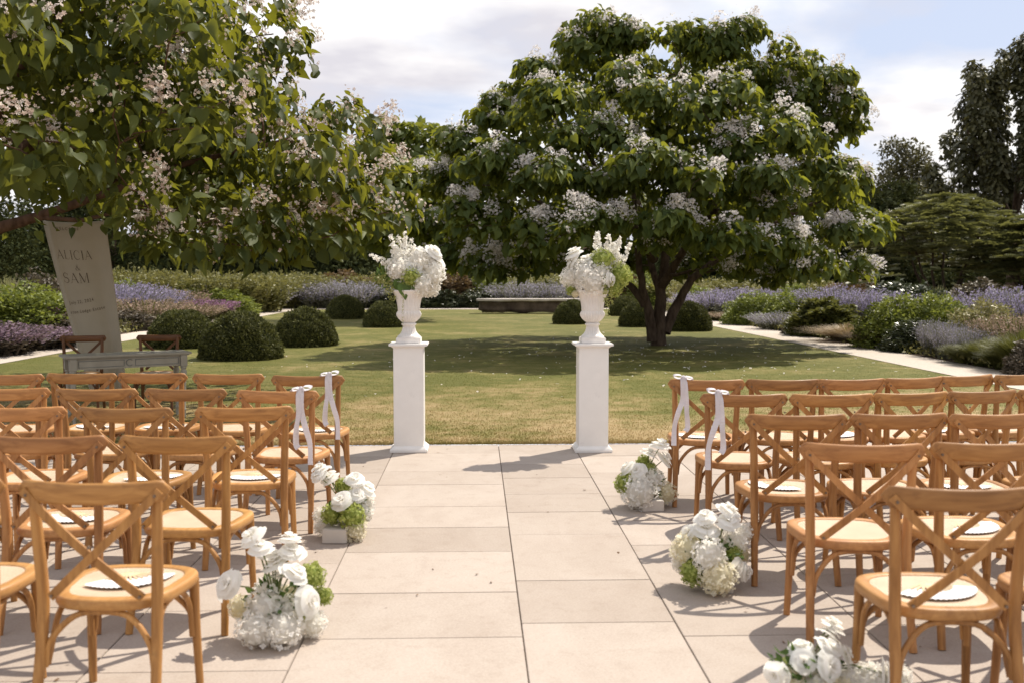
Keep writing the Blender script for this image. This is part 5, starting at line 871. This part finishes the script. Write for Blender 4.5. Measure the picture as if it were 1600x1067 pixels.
arrange('urn_flowers', 'tall white flower arrangement in the left urn with trailing greenery', BASE_UL, FLO_UL, 1.58, 206, None, (.14, .13, .12))
arrange('urn_flowers', 'tall white and lime flower arrangement in the right urn with amaranth tails', BASE_UR, FLO_UR, 1.58, 207, None, (.14, .13, .12))

# ---------------------------------------------------------------- cross-back chairs
def smooth_curve(pts, n):
    out = []; P = [Vector(p) for p in pts]; P = [P[0] * 2 - P[1]] + P + [P[-1] * 2 - P[-2]]
    for i in range(1, len(P) - 2):
        for k in range(n):
            t = k / n; a, b, c, d = P[i - 1:i + 3]
            out.append(.5 * ((2 * b) + (c - a) * t + (2 * a - 5 * b + 4 * c - d) * t * t + (3 * b - a - 3 * c + d) * t ** 3))
    return out + [P[-2]]
def make_chair(mx=None, mz=None, my=None):
    mx, mz, my = mx or M_WX, mz or M_WZ, my or M_WY
    r = empty('crossback_chair')
    # seat frame with a rounded edge and a dished cane panel
    def outline(sc, z, n=44):
        out = []
        for k in range(n):
            a = 2 * math.pi * k / n; c, s = math.cos(a), math.sin(a); e = 2 / 3.3
            x = .232 * math.copysign(abs(c) ** e, c); y = .212 * math.copysign(abs(s) ** e, s); x *= 1 + .11 * (y / .212); y += -.018 * (1 - (x / .25) ** 2) * (1 if y < 0 else -1)
            out.append((x * sc, y * sc + .01, z))
        return out
    n = 44; rings = [outline(.9, .418), outline(.975, .420), outline(1, .430), outline(1, .449), outline(.985, .458), outline(.955, .461), outline(.82, .461), outline(.80, .457), outline(.80, .440)]
    V = sum(rings, []); F = [(j * n + k, j * n + (k + 1) % n, (j + 1) * n + (k + 1) % n, (j + 1) * n + k) for j in range(len(rings) - 1) for k in range(n)]
    seat = MB().add(V, F, True).build('seat', my, r)
    R2 = [outline(.805, .4565), outline(.55, .4535), outline(.28, .4515)]; V = sum(R2, []) + [(0, .01, .451)]
    F = [(j * n + k, j * n + (k + 1) % n, (j + 1) * n + (k + 1) % n, (j + 1) * n + k) for j in range(2) for k in range(n)] + [(2 * n + k, 2 * n + (k + 1) % n, 3 * n) for k in range(n)]
    MB().add(V, F, True).build('cane_panel', M_CANE, seat)
    # top rail, bowed backwards in plan, rounded ends
    V = []; N = 28; m = 10
    for i in range(N + 1):
        x = -.268 + .536 * i / N; e = .268 - abs(x); hh = .034 * (math.sqrt(max(0, 1 - (1 - e / .034) ** 2)) if e < .034 else 1) * 1.14; hh = max(hh, .004)
        yc = -.225 - .058 * (1 - (x / .268) ** 2); zc = .861 - .006 * (1 - (x / .268) ** 2); th = .0115 if e > .02 else .008
        for k in range(m):
            a = 2 * math.pi * k / m; c, s = math.cos(a), math.sin(a); V.append((x, yc + th * math.copysign(abs(c) ** .6, c) - .006 * 0, zc + hh * math.copysign(abs(s) ** .6, s)))
    F = [(i * m + k, i * m + (k + 1) % m, (i + 1) * m + (k + 1) % m, (i + 1) * m + k) for i in range(N) for k in range(m)] + [tuple(range(m))[::-1], tuple(N * m + k for k in range(m))]
    MB().add(V, F, True).build('top_rail', mx, r)
    for s in (-1, 1):
        c = smooth_curve([(s * .222, -.222, .872), (s * .214, -.213, .68), (s * .206, -.203, .47), (s * .208, -.225, .28), (s * .218, -.285, .0)], 6)
        MB().tube(c, [.0170 + .0045 * math.sin(math.pi * i / (len(c) - 1)) for i in range(len(c))], 10).build('back_leg', mz, r)
        c = smooth_curve([(s * .205, .165, .425), (s * .208, .168, .25), (s * .215, .180, .0)], 6)
        MB().tube(c, [.0205 - .005 * i / (len(c) - 1) for i in range(len(c))], 10).build('front_leg', mz, r)
        # bentwood brace under each side
        c = smooth_curve([(s * .200, .150, .20), (s * .196, .135, .33), (s * .19, .06, .405), (s * .188, -.03, .412), (s * .188, -.13, .38), (s * .196, -.205, .22)], 5)
        MB().tube(c, .0115, 7).build('bentwood_brace', mz, r)
        # cross slats
        top = Vector((s * .243, -.250, .862)); bot = Vector((-s * .165, -.226, .475)); P = []
        for i in range(13):
            t = i / 12; q = top.lerp(bot, t); q.y -= .030 * math.sin(math.pi * t) + (.005 if s > 0 else -.005) * math.sin(math.pi * t) + .004; q.x += s * .012 * math.sin(math.pi * t) * (1 - t); P.append(q)
        MB().strip(P, (.68, 0, -s * .73), [.030] + [.030] * 11 + [.030], .010).build('cross_slat', mz, r)
        for pt in ((s * .228, -.258, .846), (-s * .158, -.238, .482)): MB().tube([Vector(pt), Vector(pt) + Vector((0, -.0085, 0))], .0055, 8).build('bolt', M_BOLT, r)
    for y, yb, z0 in ((-.222, -.195, .22), (.165, .12, .22)):
        c = smooth_curve([(-.195, y, z0), (-.178, y * .98, .31), (-.10, yb, .395), (0, yb, .412), (.10, yb, .395), (.178, y * .98, .31), (.195, y, z0)], 5)
        MB().tube(c, .0115, 7).build('bentwood_brace', mz, r)
    MB().tube([(.0, -.279, .668), (.0, -.286, .668)], .006, 8).build('bolt', M_BOLT, r)
    return r
rch = random.Random(17); CH = make_chair(); first = [True]; CHAIRS = {}
ROWN = ['front row by lawn', 'second row from lawn', 'third row from lawn', 'fourth row from lawn', 'last row nearest camera']
NTH = ['aisle-end', 'second from aisle', 'third from aisle', 'fourth from aisle', 'fifth from aisle', 'sixth from aisle', 'seventh from aisle']
LAY = {('left', 0): [(-1.23, 7.23, -3), (-1.84, 7.38, -3), (-2.42, 7.45, -5), (-2.94, 7.46, -3), (-3.46, 7.40, 4)],
       ('left', 1): [(-1.26, 6.27, -7), (-1.87, 6.40, -4), (-2.44, 6.42, -2), (-3.02, 6.47, 2)],
       ('left', 2): [(-1.28, 5.48, 4), (-1.93, 5.47, -4), (-2.53, 5.52, 0)],
       ('left', 3): [(-1.35, 4.47, -4), (-1.93, 4.49, 0), (-2.5, 4.5, 2)],
       ('left', 4): [(-1.345, 3.48, -4), (-1.945, 3.53, 2)],
       ('right', 0): [(1.60, 6.85, -6), (2.14, 6.84, -2), (2.63, 6.85, 8), (3.12, 6.94, 17), (3.56, 7.08, 19), (4.02, 7.16, 19)],
       ('right', 1): [(1.63, 5.98, -3), (2.17, 5.96, 2), (2.69, 6.02, 11), (3.18, 6.10, 14), (3.68, 6.2, 15)],
       ('right', 2): [(1.66, 5.07, -2), (2.21, 5.08, 3), (2.72, 5.07, 6), (3.26, 5.12, 8)],
       ('right', 3): [(1.65, 4.16, -5), (2.22, 4.17, 0), (2.78, 4.2, 3)],
       ('right', 4): [(1.645, 3.27, -3), (2.22, 3.28, 0)]}
FANS = {('left', 0): (0, 2, 3), ('left', 1): (1, 3), ('left', 2): (0, 1), ('left', 3): (1,), ('left', 4): (0,), ('right', 0): (0, 2, 4), ('right', 1): (1, 3), ('right', 2): (0, 2), ('right', 3): (1,), ('right', 4): (0,)}
def place(o, x, y, deg, back=.25):
    a = math.radians(deg); o.location = (x - math.sin(a) * back, y + math.cos(a) * back, 0); o.rotation_euler = (0, 0, a)
for (side, row), lst in LAY.items():
    for i, (x, y, deg) in enumerate(lst):
        c = CH if first[0] else copy_tree(CH); first[0] = False; place(c, x, y, deg)
        fan = ', with paper fan' if i in FANS.get((side, row), ()) else ''
        tag(c, f'oak chair, {NTH[i]}, {ROWN[row]}, {side} block{fan}', 'chair', 'cross-back chairs facing the urns'); CHAIRS[(side, row, i)] = c
        tn = rch.uniform(.84, 1.10); tc_ = (tn, tn * rch.uniform(.96, 1.03), tn * rch.uniform(.9, 1.08), 1)
        for p_ in [c] + list(c.children_recursive): p_.color = tc_
WALN = ((.10, .042, .014), (.145, .062, .022), (.18, .082, .03))  # same oak, colour darkened to paint in the shade on the table chairs
for k, (x, y, deg) in enumerate([(-4.80, 12.30, 192), (-3.92, 12.42, 186)]):
    c = copy_tree(CH); place(c, x, y, deg)
    for p_ in c.children_recursive: p_.color = (1, 1, 1, 1)
    tag(c, ['cross-back chair behind the signing table, in front of the banner', 'cross-back chair behind the right end of the signing table'][k], 'chair', 'chairs behind the signing table')
    if k == 0: dark = [wood_mat('brown_oak_' + a, a, *WALN) for a in 'xz']
    for ch in c.children:
        if ch.data.materials and ch.data.materials[0] in (M_WX, M_WZ):
            d_ = ch.data.copy(); d_.materials[0] = dark[0] if ch.data.materials[0] == M_WX else dark[1]; ch.data = d_

# ---------------------------------------------------------------- paper fans on the seats
def make_fan():
    r = empty('paper_fan'); n = 44; V = []; F = []
    for k in range(n + 1):
        a = math.pi * (.13 + .74 * k / n); up = .0042 if k % 2 else .0010
        for rad, zz in ((.070, up * .5), (.180, up), (.180, up - .0008), (.070, up * .5 - .0008)): V.append((rad * math.cos(a), -rad * math.sin(a), zz))
    F = [(k * 4 + j, k * 4 + (j + 1) % 4, k * 4 + 4 + (j + 1) % 4, k * 4 + 4 + j) for k in range(n) for j in range(4)]
    MB().add(V, F, False).build('pleated_paper', M_PAPER, r)
    for k in range(11):
        a = math.pi * (.15 + .70 * k / 10); MB().strip([(0, 0, .003 + .0004 * k), (.1 * math.cos(a), -.1 * math.sin(a), .005)], (-math.sin(a), -math.cos(a), 0), .008, .0015).build('fan_stick', M_STICK, r)
    return r
FAN = make_fan(); ff = True; rg = random.Random(6)
for (side, row), ids in FANS.items():
    for i in ids:
        c = CHAIRS[(side, row, i)]; o = FAN if ff else copy_tree(FAN); ff = False
        a = c.rotation_euler[2]; l = Vector((rg.uniform(-.03, .03), .085 + rg.uniform(-.02, .02), 0)); l.rotate(Matrix.Rotation(a, 3, 'Z').to_euler())
        o.location = (c.location.x + l.x, c.location.y + l.y, .4615); o.rotation_euler = (0, 0, a + rg.uniform(-.8, .8))
        tag(o, f'paper fan on {NTH[i]} chair, {ROWN[row]}, {side} block', 'fan', 'paper fans on the seats')

# ---------------------------------------------------------------- ribbon bows
def make_bow(sgn):
    r = empty('ribbon_bow'); w = .036
    # band round the rail (local: rail at origin, y = front)
    loop = [(0, -.018, -.040), (0, -.020, 0), (0, -.016, .042), (0, .0, .046), (0, .016, .042), (0, .020, 0), (0, .018, -.040), (0, 0, -.044), (0, -.018, -.040)]
    MB().strip(smooth_curve(loop, 3), (1, 0, 0), w, .002).build('band', M_RIBBON, r)
    MB().lathe([(.004, -.014), (.013, -.009), (.016, 0), (.013, .009), (.004, .014)], 10, c=(0, -.006, .052)).build('knot', M_RIBBON, r)
    for s in (-1, 1):
        lp = [(s * .006, -.006, .052), (s * .024, -.018, .058 + .010 * (s == sgn)), (s * .052, -.014, .052 + .018 * (s == sgn)), (s * .066, .000, .040 + .020 * (s == sgn)), (s * .050, .008, .036 + .012 * (s == sgn)), (s * .020, .0, .044), (s * .006, -.006, .052)]
        MB().strip(smooth_curve(lp, 4), (0, 1, .25), [.012] + [.032] * 23 + [.012], .0018).build('loop', M_RIBBON, r)
        tl = [(s * .004, -.016, .050), (s * .008, -.026, .0), (s * .012 + .004, -.030, -.10), (s * .030 + sgn * .012, -.044, -.19), (s * .046 + sgn * .018, -.030, -.29), (s * .040 + sgn * .030, -.040, -.37 - .05 * s * sgn)]
        P = smooth_curve(tl, 5); sd_ = [Vector((1, .35 * math.sin(i * .45 + s), 0)) for i in range(len(P))]
        MB().strip(P, sd_, w, .0018).build('tail', M_RIBBON, r)
    return r
BOWS = {-1: make_bow(-1), 1: make_bow(1)}; usedb = set()
for (key, sx) in ((('left', 0, 0), 1), (('left', 1, 0), 1), (('right', 0, 0), -1), (('right', 1, 0), -1)):
    c = CHAIRS[key]; o = BOWS[sx] if sx not in usedb else copy_tree(BOWS[sx]); usedb.add(sx)
    a = c.rotation_euler[2]; l = Vector((sx * .165, -.225 - .058 * (1 - (.165 / .268) ** 2), 0)); l.rotate(Matrix.Rotation(a, 3, 'Z').to_euler())
    o.location = (c.location.x + l.x, c.location.y + l.y, .859); o.rotation_euler = (0, 0, a - sx * .12)
    tag(o, f'white ribbon bow on the aisle-end chair, {ROWN[key[1]]}, {key[0]} block', 'ribbon', 'ribbon bows on the aisle chairs')

# ---------------------------------------------------------------- signing table
t_ = tag(empty('signing_table', (-3.93, 11.28, 0), math.radians(31)), 'grey painted console table with turned legs on the lawn', 'table')
MB().box((0, 0, .748), (1.34, .42, .026), .006).build('tabletop', M_GREY, t_)
MB().box((0, 0, .729), (1.29, .38, .012), .004).build('top_moulding', M_GREY, t_)
ap = MB().box((0, -.155, .665), (1.14, .022, .115), .002).build('front_apron', M_GREY, t_)
MB().box((0, .155, .665), (1.14, .022, .115), .002).build('back_apron', M_GREY, t_)
for s in (-1, 1):
    MB().box((s * .575, 0, .665), (.022, .27, .115), .002).build('side_apron', M_GREY, t_)
    for zz in (.632, .700): MB().box((s * .292, -.1685, zz), (.47, .006, .006), .001).build('panel_bead', M_GREYD, ap)
    MB().box((s * .527, -.1685, .666), (.006, .006, .074), .001).build('panel_bead', M_GREYD, ap)
    MB().box((s * .060, -.1685, .666), (.006, .006, .074), .001).build('panel_bead', M_GREYD, ap)
    for sy in (-1, 1):
        lg = MB().box((s * .585, sy * .155, .660), (.075, .075, .125), .004).build('leg', M_GREY, t_)
        MB().lathe([(.030, .598), (.036, .585), (.036, .575), (.024, .566), (.030, .555), (.036, .54), (.034, .50), (.026, .40), (.020, .25), (.016, .12), (.022, .105), (.022, .095), (.015, .085), (.018, .04), (.014, .006)][::-1], 20, c=(s * .585, sy * .155, 0)).build('turned_shaft', M_GREY, lg)
ring = [(.036 * math.cos(a), -.169, .668 + .036 * math.sin(a)) for a in [math.pi * .25 + 1.5 * math.pi * k / 20 for k in range(21)]]
MB().tube(ring, .0045, 6).build('ring_ornament', M_GREYD, ap)

# ---------------------------------------------------------------- cloth banner hung from the limb
BX = dict(l0=-5.56, l1=-5.02, r0=-4.74, r1=-4.50, z0=2.33, z1=.10, y=12.95)
def bpt(u, v, off=0):
    xl = BX['l0'] + (BX['l1'] - BX['l0']) * v ** 1.1; xr = BX['r0'] + (BX['r1'] - BX['r0']) * v ** .9
    x = xl + (xr - xl) * u; z = BX['z0'] + (BX['z1'] - BX['z0']) * v - .03 * math.sin(u * 3.1)
    y = BX['y'] + .018 * math.sin(u * 9 + v * 2) * (.3 + v) - .05 * math.exp(-((u - .12) / .05) ** 2) * (.4 + .6 * v) + .09 * math.exp(-(u / .10) ** 2) + .05 * v * math.exp(-((u - .78) / .10) ** 2)
    return Vector((x, y - off, z))
NU, NV = 46, 60; V = []; F = []
for off in (0, -.003):
    for j in range(NV + 1):
        for i in range(NU + 1): V.append(bpt(i / NU, j / NV, off))
q = lambda i, j, s: s * (NU + 1) * (NV + 1) + j * (NU + 1) + i
for j in range(NV):
    for i in range(NU):
        F.append((q(i, j, 0), q(i, j + 1, 0), q(i + 1, j + 1, 0), q(i + 1, j, 0))); F.append((q(i, j, 1), q(i + 1, j, 1), q(i + 1, j + 1, 1), q(i, j + 1, 1)))
for j in range(NV):
    F.append((q(0, j, 0), q(0, j, 1), q(0, j + 1, 1), q(0, j + 1, 0))); F.append((q(NU, j, 0), q(NU, j + 1, 0), q(NU, j + 1, 1), q(NU, j, 1)))
for i in range(NU):
    F.append((q(i, 0, 0), q(i + 1, 0, 0), q(i + 1, 0, 1), q(i, 0, 1))); F.append((q(i, NV, 0), q(i, NV, 1), q(i + 1, NV, 1), q(i + 1, NV, 0)))
bn = tag(empty('fabric_banner', (0, 0, 0)), 'ivory cloth welcome banner with serif lettering hanging from the catalpa limb', 'banner')
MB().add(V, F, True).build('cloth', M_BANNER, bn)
TN, TK = .026, .085
def arc(cx, cy, rx, ry, a0, a1, n, wf): return [((cx + rx * math.cos(math.radians(a0 + (a1 - a0) * k / n)), cy + ry * math.sin(math.radians(a0 + (a1 - a0) * k / n))), wf(k / n)) for k in range(n + 1)]
SER = lambda x0, x1, y: [((x0, y), TN), ((x1, y), TN)]
GL = {'A': (.86, [[((.05, 0), TN), ((.42, 1), TN)], [((.40, 1), TK), ((.78, 0), TK)], [((.18, .33), TN), ((.64, .33), TN)], SER(-.03, .14, .0), SER(.68, .9, .0)]),
      'L': (.66, [[((.12, 0), TK), ((.12, 1), TK)], [((.05, .01), TN), ((.58, .01), TN), ((.62, .22), TN)], SER(.0, .26, 1)]),
      'I': (.34, [[((.16, 0), TK), ((.16, 1), TK)], SER(.04, .28, 0), SER(.04, .28, 1)]),
      'C': (.86, [arc(.46, .5, .40, .52, 48, 318, 18, lambda t: TN + (TK - TN) * math.sin(math.pi * t) ** 2), [((.74, .98), TN), ((.745, .72), TN)]]),
      'S': (.66, [arc(.32, .745, .22, .26, 25, 265, 9, lambda t: TN + .05 * t) + arc(.32, .25, .25, .255, 85, -160, 9, lambda t: TK * .95 - (TK - TN) * t), [((.54, .98), TN), ((.545, .76), TN)], [((.05, .03), TN), ((.055, .28), TN)]]),
      'M': (1.05, [[((.10, 0), TN), ((.10, 1), TN)], [((.10, 1), TK), ((.50, .04), TK)], [((.50, .04), TN), ((.88, 1), TN)], [((.90, 0), TK), ((.90, 1), TK)], SER(.0, .2, 0), SER(.78, 1.02, 0)]),
      '&': (.9, [[((.85, .0), TN), ((.62, .18), TK), ((.30, .62), TK), ((.26, .80), TN), ((.36, .97), TN), ((.50, .94), TN), ((.54, .80), TN), ((.46, .66), TN), ((.22, .46), TN), ((.12, .26), TK * .9), ((.18, .08), TK * .7), ((.36, .0), TN), ((.56, .06), TN), ((.72, .26), TN), ((.80, .46), TN)]])}
def lettering(text, u0, u1, v, h, slope=0):
    tot = sum(GL[c][0] for c in text) + .16 * (len(text) - 1); mb = MB(); x = 0
    for c in text:
        wdt, strokes = GL[c]
        for st in strokes:
            fine = []
            for (a, wa), (b, wb) in zip(st, st[1:]):
                for k in range(4): fine.append(((a[0] + (b[0] - a[0]) * k / 4, a[1] + (b[1] - a[1]) * k / 4), wa + (wb - wa) * k / 4))
            fine.append(st[-1]); Vv = []
            for i, (p, w) in enumerate(fine):
                a, b = fine[max(0, i - 1)][0], fine[min(len(fine) - 1, i + 1)][0]; dx_, dy_ = b[0] - a[0], b[1] - a[1]; l = math.hypot(dx_, dy_) or 1
                for s in (-1, 1):
                    ex = (x + p[0] - dy_ / l * s * w / 2) / tot; ey = p[1] + dx_ / l * s * w / 2
                    Vv.append(bpt(u0 + (u1 - u0) * ex, v - ey * h - slope * ex, .005))
            mb.add(Vv, [(2 * i, 2 * i + 1, 2 * i + 3, 2 * i + 2) for i in range(len(fine) - 1)], False)
        x += wdt + .16
    return mb.build('lettering', M_INK, bn)
def small_text(body, u0, u1, v, h, slope=0):
    cu = bpy.data.curves.new('lettering', 'FONT'); cu.body = body; cu.size = 1; cu.space_character = 1.35; cu.resolution_u = 3
    ob = bpy.data.objects.new('tmp', cu); COL.objects.link(ob); dg = bpy.context.evaluated_depsgraph_get(); me = bpy.data.meshes.new_from_object(ob.evaluated_get(dg)); bpy.data.objects.remove(ob)
    w = max(p.co.x for p in me.vertices)
    for p in me.vertices: e = p.co.x / w; p.co = bpt(u0 + (u1 - u0) * e, v - p.co.y * h - slope * e, .005)
    me.materials.clear(); me.materials.append(M_INK); me.name = 'lettering'
    return link(bpy.data.objects.new('lettering', me), bn)
small_text('WELCOME', .20, .58, .045, .022)
lettering('ALICIA', .15, .70, .212, .050, .0)
lettering('&', .40, .49, .275, .034)
lettering('SAM', .16, .60, .350, .056, .006)
small_text('July 22, 2024', .16, .60, .475, .026, .026)
small_text('ston Lodge Estate', .14, .76, .530, .026, .034)
for s, u in ((-1, .04), (1, .97)):
    a = bpt(u, .005); MB().tube([a, a + Vector((.0, -.05, .08)), a + Vector((0, -.25, .16 if s < 0 else .2))], .004, 6).build('tie_cord', M_RIBBON, bn)
